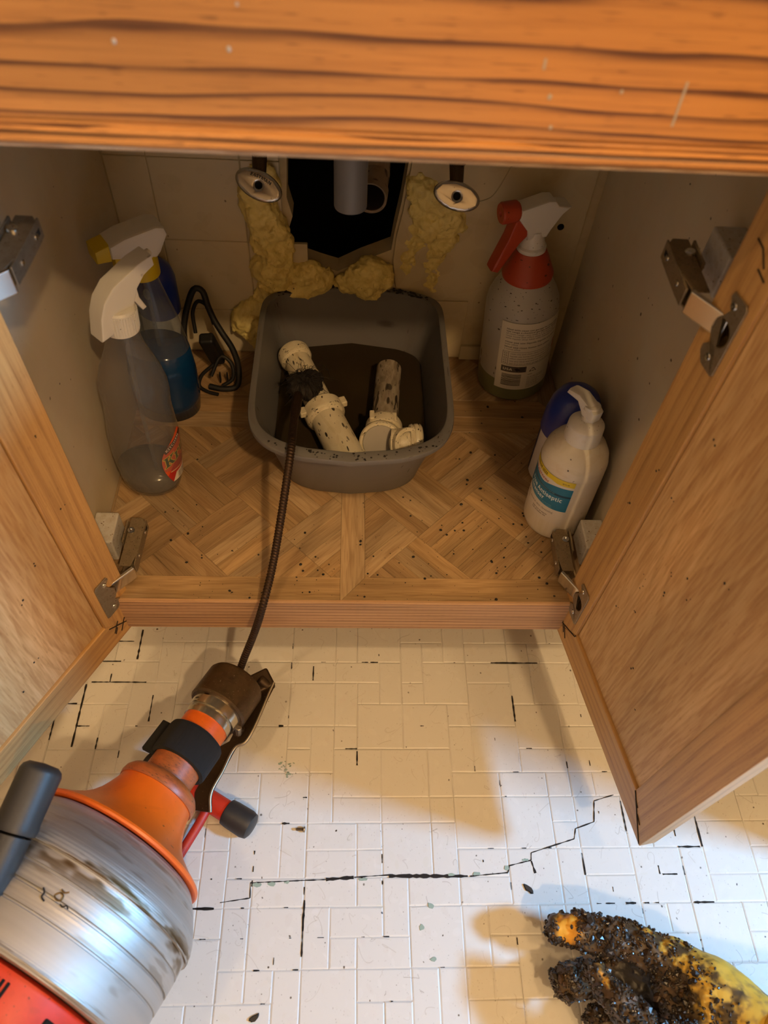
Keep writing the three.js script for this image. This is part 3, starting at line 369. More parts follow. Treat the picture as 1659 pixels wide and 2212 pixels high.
// ---------- doors: local frame s (from the hinge edge), y, t (thickness outward) ----------
const DOORS = [{ side: 1, H: V(0.2516, 0, -0.016), d: V(Math.cos(1.3915), 0, Math.sin(1.3915)), out: V(Math.sin(1.3915), 0, -Math.cos(1.3915)) }, { side: -1, H: V(-0.2516, 0, -0.016), d: V(-Math.cos(1.0776), 0, Math.sin(1.0776)), out: V(-Math.sin(1.0776), 0, -Math.cos(1.0776)) }];
const DY0 = 0.115, DY1 = 0.685, DW = 0.264, ST = 0.0445, TH = 0.019;
for (const D of DOORS) {
  const door = new THREE.Group(); door.name = 'door'; door.position.set(D.H.x, DY0, D.H.z); cab.add(door); door.userData.label = D.side > 0 ? 'right oak door seen nearly from inside' : 'left oak door swung wide to the left';
  // shape plane (x = s, y = height, z = depth outward) -> world
  const basis = new THREE.Matrix4().makeBasis(D.d, V(0, 1, 0), D.out); door.setRotationFromMatrix(D.side < 0 ? basis : new THREE.Matrix4().makeBasis(D.d.clone().negate(), V(0, 1, 0), D.out));
  const sx = D.side > 0 ? -1 : 1; // local x runs along -s on the right door to keep a right-handed frame
  const L = (pts) => pts.map(([s, y]) => [s * sx, y - DY0]);
  const board = (name, pts, grain, o) => part(door, name, gUV(ext(L(pts), TH, 0.0012), grain, o, o * 0.7), M.stile);
  const i0 = ST, i1 = DW - 0.0445, j0 = DY0 + 0.0445, j1 = DY1 - 0.0445;
  part(door, 'stile', gUV(ext(L([[0, DY0], [i0, j0], [i0, j1], [0, DY1]]), TH, 0.0012, [0.201, 0.581].map((y) => L(circ(0.0235, y, 0.0112, 22)).reverse())), 1, 0.05, 0.035), M.stile); board('stile', [[DW, DY0], [DW, DY1], [i1, j1], [i1, j0]], 1, 0.33);
  board('rail', [[0, DY0], [DW, DY0], [i1, j0], [i0, j0]], 0, 0.21); board('rail', [[0, DY1], [i0, j1], [i1, j1], [DW, DY1]], 0, 0.47);
  const pn_ = ext(L([[i0 + 0.0006, j0 + 0.0006], [i1 - 0.0006, j0 + 0.0006], [i1 - 0.0006, j1 - 0.0006], [i0 + 0.0006, j1 - 0.0006]]), 0.008, 0.0006); pn_.translate(0, 0, 0.0035); part(door, 'door_panel', gUV(pn_, 1, D.side > 0 ? 0.1 : 0.27, 0.02), M.panel);
  // pen strokes at the mitres
  const strokes = (list) => { const g = []; for (const [a, b] of list) { const p = V((a[0]) * sx, a[1] - DY0, -0.0002), q = V(b[0] * sx, b[1] - DY0, -0.0002); g.push(rod(p, q, 0.0007, 6)); } part(door, 'pen_mark', merge(g), M.pen, 'hand-drawn black pen mark across the corner joint'); };
  if (D.side > 0) { strokes([[[0.011, 0.1475], [0.025, 0.131]], [[0.0205, 0.1425], [0.032, 0.1285]], [[0.013, 0.137], [0.0445, 0.1565]], [[0.044, 0.157], [0.0455, 0.16]]]); strokes([[[0.2265, 0.151], [0.2345, 0.1475]], [[0.239, 0.1415], [0.2485, 0.1365]], [[0.22, 0.158], [0.262, 0.117]]]); strokes([[[0.0125, 0.648], [0.021, 0.646]], [[0.021, 0.646], [0.03, 0.637]], [[0.0255, 0.634], [0.036, 0.631]]]); }
  else strokes([[[0.009, 0.128], [0.041, 0.152]], [[0.018, 0.144], [0.028, 0.128]], [[0.0275, 0.15], [0.037, 0.136]], [[0.031, 0.141], [0.036, 0.133]]]);
  // dark specks of grime on the inside
  const sk = []; for (const [s, y] of D.side > 0 ? [[0.066, 0.51], [0.06, 0.435], [0.12, 0.405], [0.1, 0.385], [0.105, 0.36], [0.08, 0.34], [0.085, 0.33], [0.13, 0.39], [0.15, 0.44], [0.09, 0.3], [0.03, 0.44], [0.02, 0.38], [0.13, 0.25], [0.16, 0.22], [0.07, 0.27]] : [[0.1, 0.3], [0.07, 0.33], [0.025, 0.36], [0.12, 0.22], [0.02, 0.45], [0.15, 0.2]]) for (let k = 0; k < 2; k++) sk.push(T(new THREE.SphereGeometry(rr(0.0005, 0.0013), 7, 5).scale(1, 1.2, 0.4), (s + rr(-0.004, 0.004)) * sx, y + rr(-0.004, 0.004) - DY0, (s < ST ? 0 : 0.0036))); part(door, 'grime_speck', merge(sk), M.pen).userData.kind = 'stuff';
  for (const hy of [0.201, 0.581]) {
    // stamped plate with a cup recess
    const P = [[0.0345, hy - 0.031], [0.0365, hy - 0.029], [0.0365, hy + 0.0275], [0.034, hy + 0.0305], [0.018, hy + 0.0305], [0.0165, hy + 0.026], [0.0225, hy + 0.019], [0.0185, hy + 0.011], [0.014, hy + 0.004], [0.0145, hy - 0.006], [0.0185, hy - 0.0125], [0.013, hy - 0.018], [0.0135, hy - 0.024], [0.02, hy - 0.0305]];
    const plate = part(door, 'hinge_plate', gUV(ext(L(P), 0.0017, 0.0004, [L(circ(0.0235, hy, 0.0105, 22)).reverse()]).translate(0, 0, -0.0017)), M.nickel);
    for (const y of [hy - 0.0215, hy + 0.0225]) part(plate, 'plate_screw', along(latheS([[0, 0.0032], [0.0008, 0.0028], [0.001, 0.001], [0.0006, 0]], 14), V(0.0235 * sx, y - DY0, -0.0016), V(0, 0, -1)), M.chrome);
    part(door, 'hinge_cup', along(latheS([[0.0012, 0.0098], [0.0012, 0.0113], [-0.0115, 0.0112], [-0.012, 0.008], [-0.0118, 0.004], [-0.0195, 0.004], [-0.0195, 0.0112], [-0.0188, 0.0112], [-0.0188, 0.003], [-0.0105, 0.003], [-0.0105, 0.0085], [-0.008, 0.0096], [0.0012, 0.0098]], 26), V(0.0235 * sx, hy - DY0, 0), V(0, 0, -1)), M.brass);
  }
}
// hinge arms, links and spacer blocks fixed to the side panels
for (const s of [-1, 1]) for (const hy of [0.201, 0.581]) {
  const shiny = s < 0 && hy > 0.4, mat = shiny ? M.nickel : M.nickelDirty;
  const block = part(cab, 'mounting_block', gUV(T(bx(0.026, 0.036, 0.042, 0.002), s * (s > 0 ? XR - 0.0132 : -XL - 0.0132), hy + 0.0035, -0.0715)), M.blockWhite, 'white plastic spacer block');
  const arm = new THREE.Group(); arm.name = 'hinge_arm'; cab.add(arm); arm.position.set(s * 0.2475, hy, s > 0 && hy < 0.4 ? -0.058 : -0.062); arm.rotation.y = s * (s > 0 ? -0.03 : 0.03);
  const w = 0.0165, h = 0.0155, l = s > 0 && hy < 0.4 ? 0.058 : 0.066, t = 0.0016;
  // channel: top, bottom and inner web; the top has a notch for the screw
  const top = ext([[-w / 2, -l / 2], [w / 2 - 0.004, -l / 2], [w / 2, -l / 2 + 0.006], [w / 2, l / 2 - 0.016], [w / 2 - 0.004, l / 2], [-w / 2, l / 2]].map(([a, b]) => [-a * s, b]), t, 0.0004); top.rotateX(Math.PI / 2); // y -> z
  const bot = top.clone().translate(0, -h, 0); const web = T(bx(t, h, l - 0.004, 0.0005), -s * w / 2 * 1, -h / 2, 0); top.translate(0, h / 2, 0); bot.translate(0, h / 2, 0); web.translate(0, h / 2, 0); // web faces the middle of the opening
  part(arm, 'arm_channel', gUV(merge([top, bot, web])), mat);
  for (const z of [-0.018, 0.014]) part(arm, 'arm_rivet', along(latheS([[0, 0.0026], [0.001, 0.0024], [0.0014, 0.001], [0.0014, 0]], 14), V(-s * (w / 2 + 0.0005), 0, z), V(-s, 0, 0)), M.chrome);
  part(arm, 'arm_slot', T(bx(0.001, 0.005, 0.009, 0.0004, 1), -s * (w / 2 + 0.0005), 0, -0.022), M.darkHole);
  part(arm, 'base_plate', gUV(T(bx(0.002, 0.022, 0.03, 0.0006), s * 0.0105, 0, -0.012)), mat);
  part(arm, 'screw', along(latheS([[0, 0.0044], [0.0016, 0.004], [0.0022, 0.0016], [0.0014, 0]], 18), V(s * 0.0045, h / 2 + 0.0003, -0.014), V(-s * 0.2, 1, 0)), M.chrome);
  // link from the arm's end into the cup on the door
  const D = DOORS[s > 0 ? 0 : 1], cup = D.H.clone().addScaledVector(D.d, 0.018).addScaledVector(D.out, 0.003); cup.y = hy + 0.001; const a = V(s * 0.2415, hy + 0.001, -0.024), dir = cup.clone().sub(a), len = dir.length(); const lk = bx(0.0042, len + 0.006, 0.0195, 0.0014); lk.rotateX(0); const q = new THREE.Matrix4().makeBasis(dir.clone().normalize().cross(V(0, 1, 0)).normalize(), dir.clone().normalize(), V(0, 1, 0)); lk.applyMatrix4(q); lk.translate((a.x + cup.x) / 2, (a.y + cup.y) / 2, (a.z + cup.z) / 2);
  part(cab, 'hinge_link', lk, M.chrome);
}
solo('countertop', 'white countertop slab above the oak apron', 'countertop', gUV(bx(0.70, 0.03, 0.455, 0.004)), M.counter, [0, 0.8765, -0.186]);
// ---------- plumbing on the back wall ----------
function valve(x, y, z, turn, tilt, label, text) {
  const t = thing('shutoff_valve', label, 'valve', [x, y, ZB + 0.0005]);
  const zz = z - ZB; // handle distance from the wall
  part(t, 'escutcheon', along(latheS([[0, 0.0245], [0.002, 0.0245], [0.006, 0.02], [0.008, 0.0095], [0, 0.0095]], 32), V(0, 0.03, 0), V(0, 0, 1)), M.chrome); for (const e of [-1, 1]) part(t, 'compression_nut', along(latheS([[0, 0.008], [0, 0.0125], [0.003, 0.0135], [0.012, 0.0135], [0.015, 0.012], [0.015, 0.008]], 8), V(e * 0.011, 0.036, zz - 0.034), V(e, 0.25, 0)), M.handle);
  part(t, 'stub_pipe', rod(V(0, 0.03, -0.004), V(0, 0.03, zz - 0.02), 0.0078), M.oldPipe);
  part(t, 'valve_body', merge([along(latheS([[0, 0.0105], [0.004, 0.012], [0.018, 0.012], [0.022, 0.0095], [0.03, 0.0085]], 20), V(0, 0.03, zz - 0.046), V(0, 0, 1)), rod(V(0, 0.03, zz - 0.034), V(0, 0.066, zz - 0.034), 0.0085, 16)]), M.nickelDirty);
  part(t, 'valve_stem', rod(V(0, 0.026, zz - 0.03), V(0, 0.002, zz - 0.001), 0.0085, 16, 0.007), M.steelBlack);
  part(t, 'supply_hose', tube([V(0, 0.064, zz - 0.034), V(0.004, 0.11, zz - 0.03), V(0.03 * Math.sign(-x), 0.19, zz + 0.03), V(0.05 * Math.sign(-x), 0.31, 0.16)], 0.006, 30, 8), M.nickel);
  const h = ext(oval(0, 0, 0.0262, 0.0148, 36), 0.009, 0.0032, [circ(0, 0, 0.0036, 18)]); h.rotateZ(turn); h.rotateX(tilt); h.translate(0, 0, zz);
  const hd = part(t, 'valve_handle', gUV(smoothNormals(h, 50)), M.handle, 'oval metal handle with a centre hole');
  part(t, 'handle_screw', T(new THREE.CylinderGeometry(0.0038, 0.0038, 0.0075, 16).rotateX(Math.PI / 2 + tilt), 0, 0, zz + 0.001), M.darkHole);
  if (text) { const tx = canvasTex(256, 64, (g, w, hh) => { g.clearRect(0, 0, w, hh); g.fillStyle = '#1b1612'; g.font = 'bold 44px sans-serif'; g.textAlign = 'center'; g.fillText(text, w / 2, 48); }); const pl = new THREE.PlaneGeometry(0.03, 0.0062, 12, 1), p = pl.attributes.position; for (let i = 0; i < p.count; i++) { const u = p.getX(i) / 0.015; p.setY(i, p.getY(i) + 0.0082 - 0.0022 * u * u); } pl.translate(0, 0, 0.0096); pl.rotateZ(turn); pl.rotateX(tilt); pl.translate(0, 0, zz); part(hd, 'handle_lettering', pl, std({ map: tx, alphaMap: null, transparent: true, alphaTest: 0.4, roughness: 0.6 })); }
}
valve(-0.1051, 0.4784, -0.345, -0.42, -0.55, 'left shutoff valve with lettered oval handle above yellow foam', 'EASTMAN');
valve(0.1092, 0.4748, -0.345, -0.25, -0.5, 'right shutoff valve with plain oval handle beside the hole', null);
{ const t = thing('drain_tailpiece', 'grey plastic drain tailpiece hanging down from the sink', 'pipe', [-0.0065, 0.507, -0.262]); part(t, 'tube', lathe([[0, 0.0132], [0, 0.0158], [0.001, 0.0162], [0.29, 0.0162], [0.29, 0.0132], [0, 0.0132]], 40), M.pvcGrey); part(t, 'slip_nut', latheS([[0.075, 0.016], [0.075, 0.0225], [0.1, 0.0235], [0.103, 0.016]], 10), M.whitePlastic); }
{ const t = thing('drain_stub', 'old stained drain pipe with an open end in the wall hole', 'pipe', [0.0155, 0.468, -0.345]); const dir = V(-0.12, -0.05, 0.98).normalize(); const g = lathe([[-0.002, 0.0152], [-0.0005, 0.0174], [0, 0.0182], [-0.016, 0.0182], [-0.016, 0.0165], [-0.05, 0.0165]], 36); part(t, 'pipe_collar', along(g, V(0, 0, 0), dir), M.oldPipe); part(t, 'pipe_bore', along(lathe([[-0.001, 0.0153], [-0.07, 0.0145], [-0.07, 0]], 30), V(0, 0, 0), dir), M.pipeIn); const e = dir.clone().multiplyScalar(-0.045); part(t, 'pipe', tube([e, V(0.006, 0.02, -0.065), V(0.008, 0.022, -0.16), V(0.008, 0.02, -0.28)], 0.0166, 30, 24), M.oldPipe); }
// ---------- spray foam round the hole ----------
function foam(label, balls, seed, lo, hi, cut) {
  const g = isoMesh((x, y, z) => { let d = 1; for (const [bx_, by, bz, r, sy] of balls) d = smin(d, Math.hypot(x - bx_, (y - by) / (sy || 1), (z - bz) * 1.1) - r, 0.009); d += (fbm3(x * 95, y * 95, z * 95, seed) - 0.5) * 0.013 + (fbm3(x * 260, y * 260, z * 260, seed + 3) - 0.5) * 0.004; if (cut) d = Math.max(d, cut(x, y, z)); return Math.max(d, ZB - 0.012 - z); }, lo, hi, 0.0022);
  return solo('spray_foam', label, 'foam', g, M.foam);
}
foam('tall lumpy yellow foam column left of the hole below the lettered valve', [[-0.121, 0.43, ZB, 0.02, 1.5], [-0.106, 0.442, ZB + 0.004, 0.016, 1.3], [-0.115, 0.40, ZB + 0.004, 0.022, 1.2], [-0.1, 0.385, ZB + 0.006, 0.018], [-0.112, 0.365, ZB, 0.02], [-0.1, 0.345, ZB + 0.003, 0.022], [-0.113, 0.325, ZB, 0.022], [-0.094, 0.318, ZB + 0.004, 0.02], [-0.11, 0.3, ZB, 0.02], [-0.12, 0.28, ZB, 0.016], [-0.09, 0.36, ZB, 0.014]], 3, V(-0.16, 0.25, -0.435), V(-0.06, 0.475, -0.375));
foam('small glossy yellow foam clump low on the wall left of the basin', [[-0.146, 0.256, ZB, 0.016], [-0.15, 0.24, ZB + 0.004, 0.02], [-0.136, 0.23, ZB + 0.004, 0.019], [-0.135, 0.212, ZB + 0.006, 0.014, 1.2], [-0.128, 0.265, ZB, 0.018]], 13, V(-0.185, 0.185, -0.435), V(-0.1, 0.3, -0.38));
foam('ragged dull yellow foam patch right of the hole under the plain valve', [[0.075, 0.442, ZB - 0.002, 0.016], [0.09, 0.43, ZB - 0.002, 0.018], [0.107, 0.42, ZB - 0.006, 0.02], [0.082, 0.412, ZB - 0.006, 0.018], [0.122, 0.398, ZB - 0.008, 0.02], [0.1, 0.39, ZB - 0.008, 0.022], [0.082, 0.385, ZB - 0.01, 0.018], [0.118, 0.375, ZB - 0.01, 0.018], [0.075, 0.36, ZB - 0.012, 0.016], [0.105, 0.355, ZB - 0.011, 0.018], [0.1, 0.335, ZB - 0.012, 0.016], [0.103, 0.312, ZB - 0.012, 0.016, 1.5], [0.068, 0.335, ZB - 0.012, 0.016, 1.5]], 23, V(0.04, 0.28, -0.435), V(0.155, 0.475, -0.385), (x, y, z) => 0.006 - Math.hypot(x - 0.104, (y - 0.405) * 0.7, (z + 0.4) * 0.6));
foam('round yellow foam lump in the middle behind the basin rim', [[0.022, 0.325, ZB + 0.006, 0.022], [0.005, 0.318, ZB + 0.004, 0.018], [0.037, 0.318, ZB + 0.004, 0.017], [0.02, 0.305, ZB + 0.004, 0.02], [-0.012, 0.306, ZB + 0.002, 0.014]], 33, V(-0.035, 0.275, -0.435), V(0.065, 0.36, -0.375));
foam('low brownish yellow foam ridge behind the left part of the rim', [[-0.075, 0.316, ZB + 0.002, 0.018], [-0.055, 0.318, ZB, 0.016], [-0.04, 0.31, ZB + 0.002, 0.014], [-0.06, 0.3, ZB + 0.004, 0.018], [-0.08, 0.298, ZB + 0.004, 0.018]], 43, V(-0.105, 0.27, -0.435), V(-0.02, 0.35, -0.38));
// ---------- grey basin ----------
const BC = V(-0.0015, 0, -0.262);
{
  const t = thing('dish_basin', 'grey plastic basin holding dirty water and loose drain pipes', 'basin', [BC.x, FLOOR_Y + 0.0005, BC.z]);
  const N = 96, ring = (y, a, bf, bb, bow, n = 6.5) => Array.from({ length: N }, (_, i) => { const th = i / N * Math.PI * 2, c = Math.cos(th), s = Math.sin(th); const m = s > 0 ? n : n * 1.9, x = a * Math.sign(c) * Math.pow(Math.abs(c), 2 / m); let b = s > 0 ? bf : bb; let z = b * Math.sign(s) * Math.pow(Math.abs(s), 2 / m); z += Math.sign(s) * bow * (1 - (x / a) ** 2) * Math.min(1, Math.abs(z) / b * 1.2); return V(x, y, z); });
  const o = [ring(0.0, 0.078, 0.075, 0.085, 0.018), ring(0.0004, 0.085, 0.083, 0.09, 0.021), ring(0.004, 0.0885, 0.0865, 0.095, 0.022), ring(0.03, 0.093, 0.0925, 0.1, 0.024), ring(0.1, 0.1085, 0.1105, 0.121, 0.028), ring(0.1105, 0.1145, 0.114, 0.1265, 0.029), ring(0.1108, 0.117, 0.123, 0.129, 0.03), ring(0.111, 0.1185, 0.1245, 0.1305, 0.03), ring(0.117, 0.1196, 0.1258, 0.1315, 0.03), ring(0.1192, 0.119, 0.125, 0.131, 0.03), ring(0.1195, 0.117, 0.123, 0.129, 0.03), ring(0.1195, 0.1135, 0.1135, 0.1255, 0.029), ring(0.1185, 0.112, 0.112, 0.124, 0.0285), ring(0.112, 0.1105, 0.1102, 0.1225, 0.0285), ring(0.03, 0.0915, 0.0905, 0.0985, 0.024), ring(0.006, 0.084, 0.083, 0.09, 0.021), ring(0.003, 0.075, 0.075, 0.08, 0.018)];
  const g = skin(o, true, true, true); part(t, 'tub', smoothNormals(g, 40), M.basin);
  const wr = ring(0.046, 0.0943, 0.094, 0.102, 0.0247), wb = ring(0.02, 0.0893, 0.0882, 0.0962, 0.0232); const w = skin([wb, wr], true, true, true); w.translate(BC.x, FLOOR_Y + 0.0005, BC.z); const m = solo('dirty_water', 'dark brown water standing in the grey basin', 'water', smoothNormals(w, 40), M.water);
  // crusted dark grime along the back of the rim
  const gr = []; for (let i = 0; i < 150; i++) { const x = rr(-0.1, 0.1), zb = -(0.125 + 0.03 * (1 - (x / 0.117) ** 2)); gr.push(T(new THREE.IcosahedronGeometry(rr(0.0006, 0.0024), 0).scale(1.3, 0.5, 0.9), x, 0.1198 + rr(-0.001, 0.0006), zb + rr(-0.004, 0.004))); } for (let i = 0; i < 60; i++) { const x = rr(-0.1, 0.1); gr.push(T(new THREE.IcosahedronGeometry(rr(0.0004, 0.0014), 0).scale(1.2, 0.5, 1), x, 0.1198, 0.119 + 0.029 * (1 - (x / 0.117) ** 2) + rr(-0.005, 0.005))); } part(t, 'rim_grime', merge(gr), M.chip).userData.kind = 'stuff';
}
// ---------- loose pvc drain pieces in the basin ----------
const fixU = (g, ru, rv) => { const u = g.attributes.uv; for (let i = 0; i < u.count; i++) u.setXY(i, u.getX(i) * ru, u.getY(i) * rv); return g; };
{
  const A = V(-0.0795, 0.251, -0.338), B = V(-0.0085, 0.249, -0.165), d = B.clone().sub(A), t = thing('pvc_tailpiece', 'long cream pvc drain pipe with slip nut lying left in the basin', 'pipe', [A.x, A.y, A.z]); const O = V(0, 0, 0);
  part(t, 'tube', along(fixU(latheS([[0, 0.0150], [0, 0.0205], [0.002, 0.0213], [0.013, 0.0213], [0.016, 0.0198], [0.019, 0.0176], [0.05, 0.0176], [0.0515, 0.0186], [0.056, 0.0186], [0.0575, 0.0174], [0.108, 0.0174]], 44), 1, 1), O, d), M.pvc);
  part(t, 'bore', along(lathe([[-0.0001, 0.0148], [0.05, 0.014]], 30), O, d), M.pipeIn);
  const P = (k) => d.clone().normalize().multiplyScalar(k);
  const nut = part(t, 'slip_nut', along(fixU(latheS([[0, 0.0178], [0.001, 0.0222], [0.005, 0.0252], [0.019, 0.0252], [0.022, 0.0235], [0.026, 0.0205]], 40), 1, 0.4), P(0.104), d), M.pvc);
  const side = d.clone().cross(V(0, 1, 0)).normalize(); for (const s of [-1, 1]) { const c = P(0.112).addScaledVector(side, s * 0.0262); const b = bx(0.009, 0.008, 0.012, 0.0015); b.rotateY(Math.atan2(d.x, d.z)); b.translate(c.x, c.y + 0.006, c.z); part(nut, 'nut_wing', b, M.pvc); }
  part(t, 'wide_tube', along(fixU(latheS([[0, 0.0206], [0.075, 0.021], [0.0765, 0.0205], [0.0765, 0.018], [0.02, 0.0175]], 44), 1, 0.8), P(0.129), d), M.pvc);
}
{
  const A = V(0.0475, 0.2475, -0.3165), B = V(0.0385, 0.2495, -0.205), d = B.clone().sub(A), t = thing('pvc_trap', 'stained pvc trap bend with slip nuts lying right in the basin', 'pipe', [A.x, A.y, A.z]), n = d.clone().normalize(), P = (k) => n.clone().multiplyScalar(k);
  part(t, 'stained_tube', along(latheS([[0, 0.0125], [0, 0.0155], [0.001, 0.0163], [0.105, 0.0163]], 40), V(0, 0, 0), d, 2.2), M.pvcStained); part(t, 'bore', along(lathe([[-0.0001, 0.0126], [0.04, 0.012]], 26), V(0, 0, 0), d), M.pipeIn);
  const nut = part(t, 'slip_nut', along(fixU(latheS([[0, 0.017], [0.0015, 0.0205], [0.006, 0.0225], [0.016, 0.0232], [0.018, 0.022], [0.018, 0.018]], 40), 1, 0.35), P(0.1), d), M.pvc);
  for (const s of [-1, 1]) { const c = P(0.108); const b = bx(0.006, 0.0075, 0.014, 0.0015); b.translate(c.x + s * 0.0135 - 0.002, c.y + 0.0185 - (s > 0 ? 0.003 : 0), c.z); part(nut, 'nut_wing', b, M.pvc); }
  // union collar whose flat face looks up at the camera, then the short bend to the right
  const c1 = P(0.134).add(V(-0.002, 0.0005, 0)), f = V(-0.12, 0.55, 0.85).normalize();
  part(t, 'union_collar', along(fixU(latheS([[-0.02, 0.019], [-0.012, 0.0235], [-0.002, 0.0265], [0.004, 0.0265], [0.006, 0.025], [0.0065, 0.0222], [0.0045, 0.0218]], 44), 1, 0.4), c1, f), M.pvc);
  part(t, 'collar_face', along(latheS([[0.0042, 0.0219], [0.0052, 0.021], [0.0055, 0.004], [0.0055, 0]], 36), c1, f), M.pvcDisc);
  const e0 = c1.clone().add(V(0.012, 0.006, 0.006)), e1 = c1.clone().add(V(0.024, 0.007, 0.007)), e2 = c1.clone().add(V(0.037, 0.006, 0.004));
  part(t, 'bend', tube([e0, e1, e2], 0.0172, 20, 28), M.pvc);
  const dx = V(0.98, 0.02, -0.05).normalize();
  part(t, 'ribbed_nut', along(fixU(latheS([[0, 0.018], [0.001, 0.0205], [0.004, 0.0215], [0.0055, 0.0198], [0.007, 0.0215], [0.0105, 0.0215], [0.012, 0.0198], [0.0135, 0.0212], [0.0145, 0.0205], [0.016, 0.018], [0.016, 0.0125]], 40), 1, 0.35), e2.clone().addScaledVector(dx, -0.004), dx), M.pvc);
  const ring = V(0.45, 0.62, 0.64).normalize(), rc = c1.clone().add(V(0.031, 0.016, 0.016)); part(t, 'open_socket', along(fixU(latheS([[-0.016, 0.0172], [-0.004, 0.019], [0.001, 0.019], [0.002, 0.018], [0.002, 0.0145], [-0.006, 0.0136]], 36), 1, 0.3), rc, ring), M.pvc); part(t, 'socket_bore', along(lathe([[0.0005, 0.0137], [-0.016, 0.012], [-0.016, 0]], 28), rc, ring), M.pipeIn);
}
// ---------- bottles ----------
function bottle(name, label, p, lean, turn, category = 'bottle') { const t = thing(name, label, category, p); t.rotation.set(lean[0], 0, lean[1]); return t; }
const lean1 = 0.05;
{ // right spray bottle: frosted body, orange collar and trigger, printed label
  const t = bottle('spray_bottle', 'frosted spray bottle with orange trigger and white label by the right panel', [0.2285, FLOOR_Y + 0.003, -0.372], [0, 0.07]);
  const body = [[0, 0], [0, 0.04], [0.001, 0.0445], [0.006, 0.0475], [0.115, 0.0475], [0.135, 0.0472], [0.146, 0.0455], [0.157, 0.041], [0.168, 0.0345], [0.178, 0.0295], [0.185, 0.0275]];
  part(t, 'bottle_body', fixU(latheS(body, 56), 2, 2), M.hdpe);
  part(t, 'liquid', lathe([[0.0002, 0], [0.0002, 0.0405], [0.0012, 0.0449], [0.006, 0.0478], [0.036, 0.0478], [0.0365, 0.0474]], 48), M.hdpeLow, 'pale green liquid in the bottom');
  part(t, 'collar', fixU(latheS([[0.176, 0.0285], [0.1765, 0.0315], [0.182, 0.0322], [0.205, 0.0225], [0.213, 0.0185], [0.214, 0.012]], 44), 1, 1), M.orangePlastic);
  part(t, 'neck', latheS([[0.212, 0.0155], [0.213, 0.0178], [0.218, 0.0178], [0.22, 0.0155], [0.232, 0.0135], [0.24, 0.0128]], 32), M.whitePlastic);
  // head in the plane x-y, nozzle towards -x; turned a little towards the camera
  const head = new THREE.Group(); head.name = 'spray_head'; head.position.set(0, 0.236, 0); head.rotation.y = 0.25; t.add(head);
  const hs = ext([[-0.026, 0.024], [-0.024, 0.036], [0.008, 0.042], [0.017, 0.0405], [0.022, 0.034], [0.038, 0.03], [0.028, 0.022], [0.016, 0.004], [0.012, -0.004], [-0.012, -0.004], [-0.014, 0.008]], 0.024, 0.003).translate(0, 0, -0.012); part(head, 'head_shell', gUV(smoothNormals(hs, 40)), M.whitePlastic);
  part(head, 'nozzle', along(latheS([[0, 0.0105], [0.003, 0.0125], [0.02, 0.0125], [0.022, 0.011], [0.022, 0.004], [0.018, 0]], 24), V(-0.024, 0.03, 0), V(-1, 0.02, 0)), M.orangePlastic);
  const tr = ext([[-0.028, 0.026], [-0.012, 0.031], [-0.004, 0.02], [-0.006, 0.006], [-0.02, -0.008], [-0.044, -0.044], [-0.053, -0.04], [-0.05, -0.032], [-0.036, 0.0]], 0.019, 0.0028).translate(0, 0, -0.0095); part(head, 'trigger', gUV(smoothNormals(tr, 40)), M.orangePlastic);
  part(head, 'pivot_pin', along(latheS([[0, 0.0028], [0.0012, 0.0026], [0.0016, 0.001], [0.001, 0]], 14), V(-0.012, 0.022, 0.0095), V(0, 0, 1)), M.whitePlastic);
  const lab = canvasTex(512, 760, (g, w, h) => { const R = mulberry(7); g.fillStyle = '#d9d3c2'; g.fillRect(0, 0, w, h); g.fillStyle = '#4b4740'; g.textAlign = 'left';
    const line = (y, s, x0, x1, b) => { g.font = (b ? 'bold ' : '') + s + 'px sans-serif'; const words = ['Ideal', 'with', 'a', 'wide', 'range', 'of', 'liquids', 'for', 'shop', 'garage', 'home', 'and', 'office', 'use', 'chemical', 'mix', 'ratio', 'rinse', 'clean']; let x = x0; while (x < x1) { const q = words[Math.floor(R() * words.length)]; const ww = g.measureText(q + ' ').width; if (x + ww > x1) break; g.fillText(q, x, y); x += ww; } };
    for (let i = 0; i < 5; i++) line(76 + i * 24, 21, 40, 490, i < 2); line(214, 24, 40, 480, true); line(238, 20, 40, 170); line(268, 24, 40, 470, true); line(292, 20, 40, 200);
    g.strokeStyle = '#4b4740'; g.lineWidth = 3; g.strokeRect(36, 312, 440, 150); g.beginPath(); g.moveTo(80, 312); g.lineTo(80, 462); g.stroke(); for (let i = 0; i < 5; i++) { line(340 + i * 28, 19, 92, 470); g.strokeRect(48, 326 + i * 28, 20, 14); }
    g.fillStyle = '#57504a'; g.fillRect(40, 482, 190, 64); g.strokeStyle = '#2b2622'; g.strokeRect(40, 482, 190, 64); g.fillStyle = '#d9d3c2'; g.font = 'bold 40px sans-serif'; g.fillText('USA', 50, 530); g.fillStyle = '#1e1a17'; g.beginPath(); g.moveTo(140, 505); g.lineTo(160, 495); g.lineTo(190, 520); g.lineTo(160, 538); g.fill(); for (let i = 0; i < 4; i++) { g.fillRect(180 + i * 11, 488, 5, 52); }
    g.strokeStyle = '#1e1a17'; g.lineWidth = 7; g.beginPath(); g.moveTo(262, 545); g.lineTo(288, 505); g.lineTo(312, 545); g.closePath(); g.setLineDash([20, 7]); g.stroke(); g.setLineDash([]);
    g.fillStyle = '#2b2622'; for (let y = 575; y < 715;) { const b = 2 + R() * 6; g.fillRect(50, y, 150, b); y += b + 2 + R() * 6; } g.save(); g.fillStyle = '#4b4740'; line(588, 20, 250, 320); for (let i = 0; i < 4; i++) line(618 + i * 18, 15, 250, 420 - i * 4); for (let i = 0; i < 5; i++) line(684 + i * 14, 12, 250, 380); g.restore(); g.fillStyle = '#c4562e'; g.fillRect(484, 300, 28, 120); });
